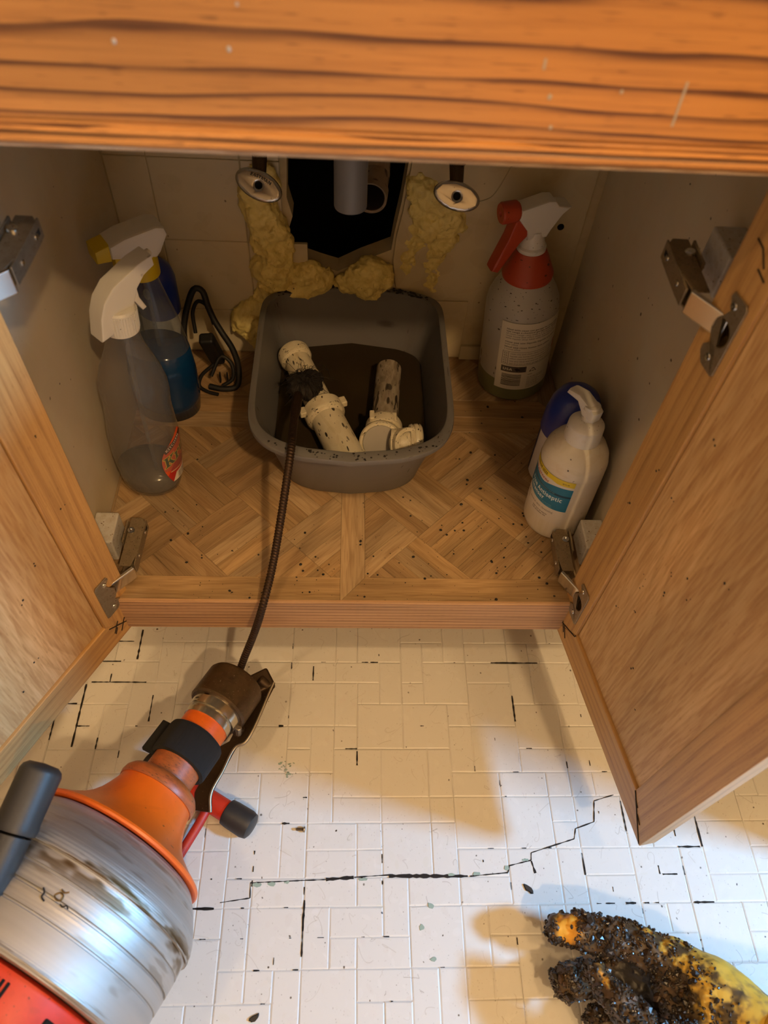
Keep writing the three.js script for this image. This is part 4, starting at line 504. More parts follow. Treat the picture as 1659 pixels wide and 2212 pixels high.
  part(t, 'bottle_label', new THREE.CylinderGeometry(0.0481, 0.0481, 0.112, 40, 1, true, -0.68, 1.9).translate(0, 0.08, 0), std({ map: lab, roughness: 0.6 }), 'white printed label with barcode');
}
{ // left clear bottle, nearly empty, white trigger head
  const t = bottle('spray_bottle', 'clear empty spray bottle with white trigger standing front left', [-0.2475, FLOOR_Y + 0.0028, -0.172], [0, -0.07]);
  const prof = [[0, 0], [0, 0.029], [0.002, 0.033], [0.01, 0.0355], [0.03, 0.038], [0.06, 0.0405], [0.09, 0.0405], [0.115, 0.038], [0.138, 0.0362], [0.155, 0.037], [0.17, 0.0362], [0.188, 0.0315], [0.205, 0.0245], [0.222, 0.0185], [0.236, 0.0158], [0.246, 0.0145]];
  const ovalize = (g, k) => { g.scale(1, 1, k); return g; };
  part(t, 'bottle_body', ovalize(lathe(prof, 56), 0.82), M.clear); part(t, 'liquid', ovalize(lathe([[0.002, 0], [0.003, 0.0315], [0.01, 0.0345], [0.034, 0.0372], [0.034, 0]], 48), 0.8), M.greyLiquid, 'last bit of greyish liquid');
  part(t, 'dip_tube', tube([V(0.002, 0.25, 0), V(0.004, 0.12, 0.004), V(0.012, 0.01, 0.012)], 0.0024, 24, 8), M.clear2);
  const lab = canvasTex(256, 384, (g, w, h) => { g.clearRect(0, 0, w, h); g.beginPath(); g.moveTo(150, 0); g.quadraticCurveTo(250, 90, 256, 200); g.lineTo(256, 384); g.lineTo(70, 384); g.quadraticCurveTo(-30, 190, 60, 90); g.closePath(); g.fillStyle = '#d8531e'; g.fill(); g.save(); g.clip(); g.fillStyle = '#b3201c'; g.beginPath(); g.moveTo(0, 384); g.lineTo(120, 190); g.lineTo(256, 300); g.lineTo(256, 384); g.fill(); g.fillStyle = '#2a1512'; g.save(); g.translate(80, 120); g.rotate(-0.5); g.fillRect(-40, -34, 170, 36); g.fillStyle = '#e8ddcf'; g.font = 'bold 30px sans-serif'; g.fillText('KITCHEN', -30, -6); g.restore(); g.save(); g.translate(30, 250); g.rotate(-0.32); g.font = 'italic bold 104px serif'; g.lineWidth = 9; g.strokeStyle = '#e2c63a'; g.strokeText('Krud', 0, 0); g.fillStyle = '#1f4a22'; g.fillText('Krud', 0, 0); g.restore(); g.fillStyle = '#d9cf9a'; g.fillRect(60, 292, 140, 6); g.fillStyle = '#d8d2c6'; g.beginPath(); g.moveTo(70, 384); g.lineTo(100, 320); g.lineTo(230, 300); g.lineTo(256, 384); g.fill(); g.fillStyle = '#443c36'; for (let i = 0; i < 12; i++) g.fillRect(112 + i * 9, 328, 2 + (i * 7) % 4, 50); g.restore(); });
  const lg = new THREE.CylinderGeometry(0.0406, 0.0386, 0.084, 32, 1, true, 0.5, 1.5).translate(0, 0.066, 0); lg.scale(1, 1, 0.83); part(t, 'bottle_label', lg, std({ map: lab, transparent: true, alphaTest: 0.5, roughness: 0.45 }), 'orange and red label with green lettering');
  const collar = latheS([[0.239, 0.0165], [0.2395, 0.0175], [0.264, 0.017], [0.266, 0.0155], [0.266, 0.006]], 40); const rib = []; for (let i = 0; i < 40; i++) rib.push(T(bx(0.0011, 0.021, 0.0016, 0.0004, 1), 0.0174, 0.252, 0).rotateY(i / 40 * 6.283)); part(t, 'collar', merge([collar, ...rib]), M.whitePlastic);
  // head: long hooded shell, nozzle pointing away from the camera; skirt at the back
  const head = new THREE.Group(); head.name = 'spray_head'; head.position.set(0.0, 0.258, 0); head.rotation.y = -2.3; head.scale.setScalar(0.8); t.add(head); // local -x is the nozzle side... turned to the back
  const sh = ext([[0.036, -0.02], [0.031, 0.012], [0.023, 0.03], [0.008, 0.045], [-0.03, 0.06], [-0.05, 0.064], [-0.052, 0.05], [-0.036, 0.043], [-0.024, 0.03], [-0.017, 0.012], [-0.012, 0.004], [0.006, 0.0], [0.02, -0.017]], 0.025, 0.0022).translate(0, 0, -0.0125); part(head, 'head_shell', gUV(smoothNormals(sh, 40)), M.whitePlastic);
  const tg = ext([[-0.026, 0.03], [-0.018, 0.028], [-0.02, 0.01], [-0.03, -0.008], [-0.036, -0.006], [-0.028, 0.012]], 0.014, 0.0015).translate(0, 0, -0.007); part(head, 'trigger', gUV(smoothNormals(tg, 40)), M.whitePlastic);
  part(head, 'nozzle', along(latheS([[0, 0.006], [0.006, 0.006], [0.007, 0.004], [0.007, 0]], 20), V(-0.05, 0.057, 0), V(-1, 0.2, 0)), M.whitePlastic);
}
{ // bottle with blue liquid, yellow and white head
  const t = bottle('spray_bottle', 'tall bottle of blue cleaner with yellow and white sprayer', [-0.2475, FLOOR_Y + 0.0022, -0.302], [0.02, -0.045]);
  const prof = [[0, 0], [0, 0.037], [0.003, 0.041], [0.03, 0.0432], [0.07, 0.0425], [0.11, 0.038], [0.15, 0.031], [0.185, 0.0215], [0.205, 0.0165], [0.222, 0.0145]];
  const k = (g) => { g.scale(1, 1, 0.78); return g; };
  part(t, 'bottle_body', k(lathe(prof, 56)), M.clear2); part(t, 'liquid', k(lathe([[0.002, 0], [0.0022, 0.0412], [0.03, 0.0436], [0.07, 0.0429], [0.108, 0.0385], [0.1085, 0]], 48)), M.blueLiquid, 'dark blue liquid');
  part(t, 'dip_tube', tube([V(0, 0.23, 0), V(0.002, 0.12, 0), V(0.008, 0.01, 0.006)], 0.0026, 20, 8), M.clear2);
  part(t, 'collar', latheS([[0.214, 0.018], [0.215, 0.0195], [0.24, 0.019], [0.242, 0.017], [0.242, 0.006]], 40), M.yellowPlastic);
  const head = new THREE.Group(); head.name = 'spray_head'; head.position.set(0.0, 0.24, 0); head.rotation.y = 0.6; head.scale.setScalar(0.85); t.add(head);
  const sh = ext([[-0.04, 0.012], [-0.04, 0.03], [-0.02, 0.036], [0.022, 0.04], [0.033, 0.036], [0.036, 0.026], [0.024, 0.004], [0.018, -0.002], [-0.016, -0.002], [-0.024, 0.008]], 0.037, 0.005).translate(0, 0, -0.0185); part(head, 'head_shell', gUV(smoothNormals(sh, 40)), M.whitePlastic);
  const nz = ext([[-0.058, 0.01], [-0.058, 0.027], [-0.039, 0.031], [-0.039, 0.008]], 0.03, 0.003).translate(0, 0, -0.015); part(head, 'nozzle', gUV(smoothNormals(nz, 40)), M.yellowPlastic);
  const tg = ext([[-0.034, 0.012], [-0.024, 0.01], [-0.026, -0.02], [-0.036, -0.034], [-0.042, -0.03], [-0.034, -0.014]], 0.016, 0.002).translate(0, 0, -0.008); part(head, 'trigger', gUV(smoothNormals(tg, 40)), M.yellowPlastic);
}
{ // white pump bottle
  const t = bottle('pump_bottle', 'white pump bottle with blue and yellow antiseptic cleanser label', [0.2515, FLOOR_Y + 0.001, -0.1255], [0, 0.016]); t.scale.setScalar(0.94);
  part(t, 'bottle_body', fixU(latheS([[0, 0], [0, 0.033], [0.0015, 0.037], [0.006, 0.039], [0.012, 0.0396], [0.112, 0.0396], [0.114, 0.039], [0.117, 0.039], [0.119, 0.0396], [0.126, 0.0392], [0.136, 0.037], [0.146, 0.0318], [0.154, 0.0245], [0.158, 0.019], [0.159, 0.016]], 60), 1, 1), M.pumpBody);
  part(t, 'pump_collar', latheS([[0.156, 0.0205], [0.157, 0.0213], [0.178, 0.0205], [0.18, 0.019], [0.186, 0.013], [0.187, 0.0085], [0.194, 0.0075]], 40), M.whitePlastic);
  const hd = new THREE.Group(); hd.name = 'pump_head'; hd.position.set(0, 0.19, 0); hd.rotation.y = -1.05; hd.scale.setScalar(0.85); t.add(hd);
  const sp = ext([[0.012, 0.0], [0.013, 0.016], [0.006, 0.02], [-0.02, 0.026], [-0.04, 0.02], [-0.042, 0.012], [-0.02, 0.014], [-0.01, 0.004], [-0.008, 0.0]], 0.019, 0.004).translate(0, 0, -0.0095); part(hd, 'spout', gUV(smoothNormals(sp, 45)), M.whitePlastic); part(hd, 'button', along(latheS([[0.014, 0.0112], [0.0195, 0.0105], [0.021, 0.008], [0.0205, 0]], 24), V(0.001, 0, 0), V(-0.1, 1, 0)), M.whitePlastic);
  const lab = canvasTex(1024, 820, (g, w, h) => { const R = mulberry(3); g.fillStyle = '#d6d0c4'; g.fillRect(0, 0, w, h);
    const wave = (y) => { g.moveTo(0, y - 10); g.bezierCurveTo(250, y, 420, y + 70, 560, y + 60); g.bezierCurveTo(680, y + 40, 700, y - 6, 1024, y + 4); };
    g.fillStyle = '#d9c22a'; g.fillRect(0, 0, w, 92); g.fillStyle = '#d6d0c4'; g.beginPath(); g.moveTo(0, 84); g.lineTo(520, 84); g.bezierCurveTo(640, 84, 640, 60, 760, 92); g.lineTo(760, 130); g.lineTo(0, 190); g.fill();
    g.fillStyle = '#26713f'; g.fillStyle = '#1f7296'; g.beginPath(); wave(128); g.lineTo(w, 560); g.bezierCurveTo(700, 560, 300, 540, 0, 470); g.closePath(); g.fill();
    g.strokeStyle = '#123f56'; g.lineWidth = 34; g.beginPath(); g.moveTo(0, 232); g.bezierCurveTo(300, 262, 600, 282, 1024, 276); g.stroke(); g.fillStyle = '#6f9aab'; g.font = 'bold 24px sans-serif'; g.fillText('COMPARE TO THE ACTIVE INGREDIENT FIRST AID', 220, 282);
    g.fillStyle = '#1d1a12'; g.font = 'bold 62px sans-serif'; g.fillText('VALUE SIZE', 250, 70); g.font = 'bold 26px sans-serif'; g.fillText('32 FL OZ', 840, 62);
    g.fillStyle = '#a02a2a'; g.font = 'italic bold 72px serif'; g.save(); g.translate(240, 158); g.rotate(0.02); g.fillText('Walgreens', 0, 0); g.restore();
    g.fillStyle = '#dfe6e6'; g.font = 'bold 92px sans-serif'; g.fillText('Free Antiseptic', 250, 392); g.fillText('Cleanser', 250, 478); g.fillStyle = '#7fb2c4'; g.font = '26px sans-serif'; g.fillText('CHLORHEXIDINE GLUCONATE 4% SOLUTION', 270, 516); g.fillText('ANTIMICROBIAL SKIN CLEANSER', 420, 546);
    g.fillStyle = '#3a332c'; g.font = '46px serif'; g.fillText('general skin cleansing', 360, 640); g.font = 'bold 30px sans-serif'; g.fillText('KEEP OUT OF REACH', 480, 710); g.fillText('FOR EXTERNAL USE', 480, 746); g.font = 'bold 70px sans-serif'; g.fillText('4', 250, 640); g.font = '24px sans-serif'; for (let i = 0; i < 5; i++) g.fillText('wound cleanser body wash', 40, 600 + i * 30); });
  part(t, 'bottle_label', new THREE.CylinderGeometry(0.0399, 0.0399, 0.082, 48, 1, true, -2.2, 2.1).translate(0, 0.077, 0), std({ map: lab, roughness: 0.5 }), 'blue and yellow printed label');
}
{ // can with a blue dome cap behind the pump bottle
  const t = bottle('aerosol_can', 'white can with a shiny blue dome cap behind the pump bottle', [0.2622, FLOOR_Y + 0.0005, -0.1985], [0, 0.0], 0, 'can');
  part(t, 'can_body', fixU(latheS([[0, 0], [0.001, 0.028], [0.003, 0.031], [0.005, 0.0318], [0.084, 0.0318], [0.088, 0.031], [0.092, 0.029]], 44), 1, 1), M.canBody); part(t, 'cap', lathe([[0.083, 0.0325], [0.084, 0.0332], [0.108, 0.0325], [0.126, 0.0295], [0.138, 0.024], [0.146, 0.015], [0.1485, 0.006], [0.149, 0]], 44), M.blueCap, 'blue dome cap');
}
{ // can in the back left corner
  const t = bottle('aerosol_can', 'slim white can with dark blue cap leaning in the back left corner', [-0.2585, FLOOR_Y + 0.001, -0.3865], [0, -0.03], 0, 'can');
  part(t, 'can_body', fixU(latheS([[0, 0], [0.001, 0.022], [0.004, 0.026], [0.092, 0.026], [0.096, 0.025], [0.1, 0.022]], 40), 1, 1), M.pumpBody); const cap = part(t, 'cap', lathe([[0.096, 0.0262], [0.097, 0.0268], [0.145, 0.026], [0.16, 0.022], [0.168, 0.014], [0.17, 0.005], [0.17, 0]], 40), M.blueCap, 'dark blue cap'); part(cap, 'cap_mark', T(new THREE.SphereGeometry(0.006, 14, 10).scale(0.7, 1.4, 0.25), -0.006, 0.138, 0.0258), M.whitePlastic);
}
{ // coiled black cord with a plug
  const t = thing('power_cord', 'black power cord coiled with its plug on the cabinet floor', 'cord', [-0.2, FLOOR_Y, -0.385]);
  const P = (a) => a.map(([x, y, z]) => V(x + 0.2, y - FLOOR_Y, z + 0.385));
  part(t, 'cable', tube(P([[-0.225, 0.205, -0.36], [-0.228, 0.25, -0.375], [-0.219, 0.285, -0.39], [-0.207, 0.306, -0.395], [-0.199, 0.303, -0.395], [-0.193, 0.284, -0.388], [-0.186, 0.268, -0.38], [-0.176, 0.255, -0.37], [-0.163, 0.235, -0.36], [-0.157, 0.21, -0.35], [-0.161, 0.188, -0.338], [-0.178, 0.1855, -0.335], [-0.198, 0.187, -0.338]]), 0.0042, 90, 10), M.cord);
  part(t, 'cable', tube(P([[-0.187, 0.262, -0.378], [-0.194, 0.282, -0.39], [-0.206, 0.286, -0.395], [-0.215, 0.272, -0.392], [-0.214, 0.245, -0.38]]), 0.0026, 40, 8), M.cord); part(t, 'cable', tube(P([[-0.195, 0.2, -0.345], [-0.18, 0.222, -0.36], [-0.167, 0.215, -0.355], [-0.166, 0.196, -0.345], [-0.18, 0.187, -0.34]]), 0.0026, 40, 8), M.cord); part(t, 'cable', tube(P([[-0.19, 0.215, -0.352], [-0.208, 0.2, -0.345], [-0.212, 0.188, -0.338], [-0.2, 0.1845, -0.33], [-0.185, 0.1845, -0.325]]), 0.0026, 40, 8), M.cord);
  const pb = bx(0.02, 0.062, 0.016, 0.004, 3); pb.rotateX(0.35); pb.rotateZ(0.12); const c = P([[-0.191, 0.233, -0.362]])[0]; pb.translate(c.x, c.y, c.z); part(t, 'plug_body', pb, M.cord);
  for (const s of [-1, 1]) part(t, 'plug_prong', T(bx(0.0015, 0.016, 0.006, 0.0005), c.x + 0.012 + s * 0.005, c.y - 0.04, c.z + 0.012), M.cord);
}
{ // crumbs of dirt on the cabinet floor
  const g = new THREE.IcosahedronGeometry(1, 0), n = 330, im = new THREE.InstancedMesh(g, M.chip, n), m = new THREE.Matrix4(), R = mulberry(31), q = new THREE.Quaternion(); im.name = 'dirt_crumbs'; im.castShadow = im.receiveShadow = true;
  for (let i = 0; i < n; i++) { const c = R(); let x, z; if (c < 0.45) { x = lerp(-0.22, 0.25, R()); z = lerp(-0.11, -0.004, Math.pow(R(), 0.8)); } else if (c < 0.75) { x = lerp(0.125, 0.25, R()); z = lerp(-0.33, -0.1, R()); } else if (c < 0.85) { x = lerp(-0.26, -0.14, R()); z = lerp(-0.3, -0.1, R()); } else { x = lerp(0.0, 0.24, R()); z = lerp(-0.16, -0.05, R()); } if (Math.hypot((x - BC.x) / 0.092, (z - BC.z) / 0.112) < 1.06) { x = Math.sign(x) * (0.14 + 0.1 * R()); } const s = 0.0004 + 0.0016 * Math.pow(R(), 4); q.setFromEuler(new THREE.Euler(0, R() * 6, 0)); m.compose(V(x, FLOOR_Y + s * 0.3, z), q, V(s * (0.8 + R() * 0.6), s * 0.55, s)); im.setMatrixAt(i, m); }
  scene.add(im); tag(im, 'dark crumbs of drain dirt scattered over the cabinet floor', 'dirt'); im.userData.kind = 'stuff';
}
for (const [x, z, a, b, rot, label] of [[0.2055, 0.2635, 0.0062, 0.0032, 0.8, 'small black flake of dirt above the fingertip shadow'], [-0.091, 0.378, 0.006, 0.003, -0.5, 'small black flake of dirt near the bottom picture edge']]) { const pts = oval(0, 0, a, b, 11).map(([p, q]) => [p * (0.7 + 0.5 * rnd()), q * (0.6 + 0.6 * rnd())]); const g = slab(pts, 0.0022, 0, 0, 0.0008); g.rotateY(-rot); solo('dirt_flake', label, 'dirt', g, M.chip, [x, 0.0002, z]); }
{ const t = thing('loose_screw', 'small metal screw lying in a floor joint by the tool', 'screw', [-0.0535, 0.003, 0.199]); part(t, 'screw_shank', rod(V(-0.005, 0, 0), V(0.003, 0, 0), 0.0016, 10), M.steelBlack); part(t, 'screw_head', along(latheS([[0, 0.0016], [0.001, 0.0034], [0.0022, 0.0032], [0.0026, 0.0015], [0.0022, 0]], 16), V(0.003, 0, 0), V(1, 0, 0.1)), M.nickel); }
// ---------- drum drain auger lying on the floor ----------
{
  const L = V(-0.2283, 0.115, 0.2435), d = V(0.4288, -0.1856, -0.8841).normalize();
  const t = thing('drain_auger', 'orange hand-held drain auger with aluminium drum lying on the floor', 'drain auger', [L.x, 0, L.z]);
  const O = V(0, L.y, 0), side = d.clone().cross(V(0, 1, 0)).normalize(), upv = side.clone().cross(d).normalize(), P = (a, s = 0, u = 0) => O.clone().addScaledVector(d, a).addScaledVector(side, s).addScaledVector(upv, u);
  const W = (x, y, z) => V(x - L.x, y, z - L.z), A = (g) => along(g, O, d, 1.1);
  // the drum: barrel shoulders, a step, grooves, a rolled rear rim
  part(t, 'drum', A(fixU(latheS([[-0.002, 0.085], [-0.003, 0.0895], [-0.006, 0.0925], [-0.013, 0.0985], [-0.02, 0.1035], [-0.028, 0.109], [-0.036, 0.1135], [-0.0425, 0.1158], [-0.049, 0.1168], [-0.0505, 0.1166], [-0.051, 0.1146], [-0.0525, 0.1143], [-0.064, 0.1152], [-0.0645, 0.1138], [-0.066, 0.1138], [-0.0665, 0.1152], [-0.079, 0.1152], [-0.0795, 0.1128], [-0.0815, 0.1128], [-0.082, 0.115], [-0.094, 0.1146], [-0.0945, 0.113], [-0.096, 0.113], [-0.0965, 0.1144], [-0.12, 0.1132], [-0.124, 0.1138], [-0.127, 0.112], [-0.128, 0.108], [-0.1265, 0.1], [-0.126, 0.06]], 96), 1, 1)), M.alu, 'worn aluminium drum with grooves and stains');
  part(t, 'etched_mark', tube([W(-0.2438, 0.2434, 0.2975), W(-0.2422, 0.2433, 0.3008), W(-0.2434, 0.2437, 0.3040), W(-0.2408, 0.2434, 0.3072)], 0.0007, 24, 6), M.dirtDark); part(t, 'etched_mark', tube([W(-0.2340, 0.2412, 0.3030), W(-0.2318, 0.2409, 0.3062), W(-0.2287, 0.2401, 0.3062), W(-0.2279, 0.2399, 0.3030), W(-0.2305, 0.2405, 0.3010)], 0.0007, 30, 6, true), M.brass); part(t, 'etched_mark', tube([W(-0.2300, 0.2406, 0.2985), W(-0.2272, 0.2396, 0.3008), W(-0.2241, 0.2385, 0.3003)], 0.0007, 16, 6), M.brass); part(t, 'etched_mark', tube([W(-0.2290, 0.2402, 0.3090), W(-0.2266, 0.2396, 0.3110), W(-0.2240, 0.2388, 0.3100), W(-0.2225, 0.2383, 0.3125)], 0.0006, 16, 6), M.dirtDark);
  part(t, 'cone', A(fixU(latheS([[-0.0005, 0.084], [-0.0015, 0.09], [-0.0005, 0.0925], [0.0015, 0.0932], [0.0035, 0.0925], [0.0055, 0.0892], [0.0095, 0.0815], [0.0148, 0.0735], [0.021, 0.0645], [0.0291, 0.0564], [0.038, 0.0505], [0.0465, 0.0468], [0.056, 0.0435], [0.0622, 0.0424]], 96), 1, 1)), M.orange, 'glossy orange flared cone');
  part(t, 'cone_ring', A(fixU(latheS([[0.0615, 0.041], [0.062, 0.0437], [0.066, 0.0446], [0.071, 0.0437], [0.0755, 0.0405], [0.0785, 0.0345], [0.0787, 0.0285]], 72), 1, 1)), M.orangeGrime);
  part(t, 'neck', A(fixU(latheS([[0.077, 0.0278], [0.104, 0.0278]], 60), 1, 1)), M.orangeGrime); part(t, 'neck', A(fixU(latheS([[0.132, 0.027], [0.155, 0.0272], [0.156, 0.022]], 60), 1, 0.6)), M.orange);
  // black foam wrapped round the neck with a loose square corner
  const fm = latheS([[0.0995, 0.0285], [0.1005, 0.0328], [0.1035, 0.0336], [0.133, 0.0336], [0.1365, 0.0328], [0.1375, 0.028]], 60), fp = fm.attributes.position; for (let i = 0; i < fp.count; i++) { const x = fp.getX(i), y = fp.getY(i), z = fp.getZ(i), k = 1 + 0.03 * (fbm3(x * 120, y * 120, z * 120, 3) - 0.5); fp.setXYZ(i, x * k, y + 0.0015 * (fbm3(x * 60, 0.3, z * 60, 9) - 0.5), z * k); } fm.computeVertexNormals();
  const flap = bx(0.034, 0.0385, 0.006, 0.001); flap.applyMatrix4(new THREE.Matrix4().makeBasis(side, d, side.clone().cross(d))); const fc = P(0.117, -0.026, 0.004); flap.translate(fc.x, fc.y, fc.z);
  part(t, 'foam_sleeve', merge([A(fm), flap]), M.foamBlack, 'matt black foam sleeve with a loose corner');
  part(t, 'bearing_ring', A(fixU(latheS([[0.1535, 0.022], [0.154, 0.0283], [0.1605, 0.0287], [0.161, 0.027], [0.1645, 0.027], [0.165, 0.0296], [0.172, 0.0304], [0.1775, 0.0304], [0.178, 0.026]], 72), 1, 1)), M.aluRing, 'two bright metal rings');
  part(t, 'chuck', A(gUV(latheS([[0.1765, 0.024], [0.1768, 0.0335], [0.179, 0.0358], [0.2165, 0.0358], [0.2205, 0.0335], [0.2215, 0.029], [0.2195, 0.026], [0.2185, 0.0075], [0.205, 0.0065]], 72))), M.steelBlack, 'dark worn steel chuck');
  // lever bar with the bracket that carries it
  const strip = (pts, w, n) => skin(pts.map((p) => { const a = p.clone(), b = p.clone().add(w), c = b.clone().add(n), e = a.clone().add(n); return [a, b, c, e]; }), true, true, true);
  part(t, 'lever', gUV(smoothNormals(strip([W(-0.0905, 0.064, 0.046), W(-0.0915, 0.0635, 0.053), W(-0.119, 0.055, 0.1155), W(-0.1305, 0.051, 0.1205), W(-0.143, 0.048, 0.1475), W(-0.1535, 0.045, 0.171), W(-0.1525, 0.04, 0.1895)], V(-0.0215, -0.0135, -0.006), V(0.0015, 0.0042, 0.0006)), 30), 1), M.lever, 'bent dark steel lever bar'); part(t, 'lever_edge', tube([W(-0.0905, 0.0665, 0.046), W(-0.119, 0.0575, 0.1155), W(-0.1305, 0.0535, 0.1205), W(-0.143, 0.0505, 0.1475), W(-0.1535, 0.0475, 0.171), W(-0.1525, 0.0425, 0.1895)], 0.0019, 60, 8), M.nickel, 'worn bright edge of the lever'); part(t, 'lever_bracket', gUV(merge([bx(0.034, 0.012, 0.026, 0.003).rotateY(0.5).translate(...W(-0.1095, 0.061, 0.045).toArray()), rod(W(-0.108, 0.07, 0.043), W(-0.098, 0.062, 0.049), 0.006), rod(W(-0.13, 0.055, 0.105), W(-0.126, 0.066, 0.101), 0.006)])), M.lever);
  part(t, 'bolt', rod(W(-0.1275, 0.06, 0.107), W(-0.1265, 0.0735, 0.104), 0.0038, 8), M.nickel);
  // foot: cross tube with rubber caps, wire stays back to the drum
  const f0 = W(-0.236, 0.0165, 0.126), f1 = W(-0.111, 0.0165, 0.198), fd = f1.clone().sub(f0).normalize();
  part(t, 'foot_tube', rod(f0.clone().addScaledVector(fd, 0.01), f1.clone().addScaledVector(fd, -0.01), 0.0122, 24), M.red, 'orange-red foot tube'); for (const s of [-1, 1]) { const c = s > 0 ? f1 : f0; part(t, 'foot_cap', along(latheS([[-0.036, 0.0128], [-0.035, 0.0146], [-0.028, 0.0154], [-0.008, 0.0158], [-0.002, 0.0142], [0, 0.0105], [0.0005, 0]], 36), c.clone().addScaledVector(fd, s * 0.004), fd.clone().multiplyScalar(s)), M.blackRubber); }
  part(t, 'foot_stay', tube([W(-0.158, 0.0165, 0.17), W(-0.166, 0.016, 0.19), W(-0.185, 0.012, 0.225), W(-0.21, 0.007, 0.27), W(-0.24, 0.006, 0.33)], 0.0055, 40, 12), M.redDark);
  part(t, 'foot_stay', tube([W(-0.215, 0.0165, 0.138), W(-0.228, 0.014, 0.17), W(-0.255, 0.008, 0.24), W(-0.285, 0.006, 0.32)], 0.0055, 40, 12), M.redDark);
  // drive housing behind the drum
  part(t, 'drive_housing', A(gUV(latheS([[-0.126, 0.03], [-0.127, 0.088], [-0.13, 0.0925], [-0.155, 0.0905], [-0.165, 0.085], [-0.17, 0.07], [-0.215, 0.062], [-0.225, 0.05], [-0.226, 0]], 60))), M.red, 'red drive housing');
  const vents = []; for (let i = 0; i < 8; i++) { const b = bx(0.0025, 0.012, 0.004, 0.0008); b.translate(0, -0.143, 0.0913); b.rotateY(-0.55 + i * 0.052); vents.push(along(b, O, d, 0)); } part(t, 'vent_slot', merge(vents), M.darkHole, 'row of black vent slots');
  const slotB = bx(0.02, 0.008, 0.005, 0.002); slotB.translate(0, -0.145, 0.090); slotB.rotateY(0.35); part(t, 'housing_slot', along(slotB, O, d, 0), M.darkHole);
  part(t, 'frame_bar', tube([W(-0.232, 0.19, 0.33), W(-0.247, 0.19, 0.375), W(-0.27, 0.17, 0.42)], 0.0075, 20, 12), M.orange); part(t, 'power_lead', tube([W(-0.208, 0.135, 0.365), W(-0.2, 0.12, 0.385), W(-0.205, 0.08, 0.42), W(-0.24, 0.03, 0.47)], 0.0052, 30, 10), M.cord);
  // black handle over the drum
  const h0 = W(-0.2618, 0.2585, 0.2045), h1 = W(-0.2775, 0.2475, 0.2585), h2 = W(-0.2935, 0.2362, 0.3125), h3 = W(-0.312, 0.221, 0.37);
  part(t, 'handle_grip', merge([along(latheS([[-0.001, 0], [0, 0.0125], [0.003, 0.0165], [0.007, 0.018], [0.045, 0.0178], [0.05, 0.0186], [0.055, 0.0178]], 40), h0, h1.clone().sub(h0)), tube([h1, h2, h3], 0.0158, 30, 24)]), M.blackRubber, 'black rubber handle grip'); part(t, 'handle_post', rod(h3, P(-0.15, -0.03, 0.06), 0.012), M.red);
  // coiled steel cable: ridged tube
  const C = [V(-0.1385, 0.083, 0.056), V(-0.131, 0.09, 0.0442), V(-0.1212, 0.115, 0.0331), V(-0.1083, 0.15, 0.021), V(-0.0967, 0.19, 0.0092), V(-0.0869, 0.2165, -0.0235), V(-0.0768, 0.261, -0.0594), V(-0.0693, 0.298, -0.0942), V(-0.0667, 0.3085, -0.118), V(-0.0669, 0.3, -0.1571), V(-0.0668, 0.281, -0.2185), V(-0.0665, 0.274, -0.236)].map((p) => W(p.x, p.y, p.z));
  const cv = new THREE.CatmullRomCurve3(C, false, 'centripetal'), len = cv.getLength(), pitch = 0.0034, nR = Math.ceil(len / pitch) * 7, nS = 12, fr = cv.computeFrenetFrames(nR, false), rings = [];
  for (let i = 0; i <= nR; i++) { const u = i / nR, p = cv.getPointAt(u), s = u * len, thick = u > 0.86 ? lerp(1, 1.3, sstep(0.86, 0.9, u)) : 1, r = []; for (let k = 0; k < nS; k++) { const a = k / nS * 6.28318, rad = 0.0043 * thick * (0.93 + 0.16 * Math.pow(0.5 + 0.5 * Math.sin(s / pitch * 6.28318 + a), 0.7)); r.push(p.clone().addScaledVector(fr.normals[i], Math.cos(a) * rad).addScaledVector(fr.binormals[i], Math.sin(a) * rad)); } rings.push(r); }
  part(t, 'cable', skin(rings, true, true, true), M.cable, 'rusty coiled steel drain cable');
  // matted hair on the cable's end
  const hg = isoMesh((x, y, z) => { let q = 1; for (const [a, b, c, r] of [[-0.068, 0.2755, -0.246, 0.0125], [-0.061, 0.274, -0.257, 0.014], [-0.053, 0.272, -0.252, 0.0135], [-0.0485, 0.2705, -0.262, 0.011], [-0.0525, 0.272, -0.27, 0.011], [-0.072, 0.274, -0.259, 0.0105], [-0.054, 0.27, -0.24, 0.009]]) q = smin(q, Math.hypot(x - a, (y - b) * 1.35, z - c) - r, 0.007); return q + (fbm3(x * 190, y * 190, z * 190, 77) - 0.5) * 0.008; }, V(-0.095, 0.25, -0.295), V(-0.025, 0.3, -0.215), 0.0017);
  const R = mulberry(909), hairs = [hg.toNonIndexed()]; for (let i = 0; i < 120; i++) { const a = R() * 6.28, p0 = V(-0.06 + 0.013 * (R() - 0.5), 0.279 + 0.006 * R(), -0.255 + 0.02 * (R() - 0.5)), l = 0.014 + 0.03 * R() * R(); const dx = Math.cos(a) * l, dz = Math.sin(a) * l; hairs.push(flat(tube([p0, V(p0.x + dx * 0.4, p0.y + 0.006 * R(), p0.z + dz * 0.4), V(p0.x + dx * 0.8 + (R() - 0.5) * 0.008, p0.y + 0.004 - 0.01 * R(), p0.z + dz * 0.8), V(p0.x + dx, p0.y - 0.004 - 0.012 * R(), p0.z + dz)], 0.00026, 8, 4))); }
  const hm = solo('hair_clump', 'matted clump of dark wet hair on the cable end', 'hair', merge(hairs), M.hair); hm.userData.kind = 'stuff';
}
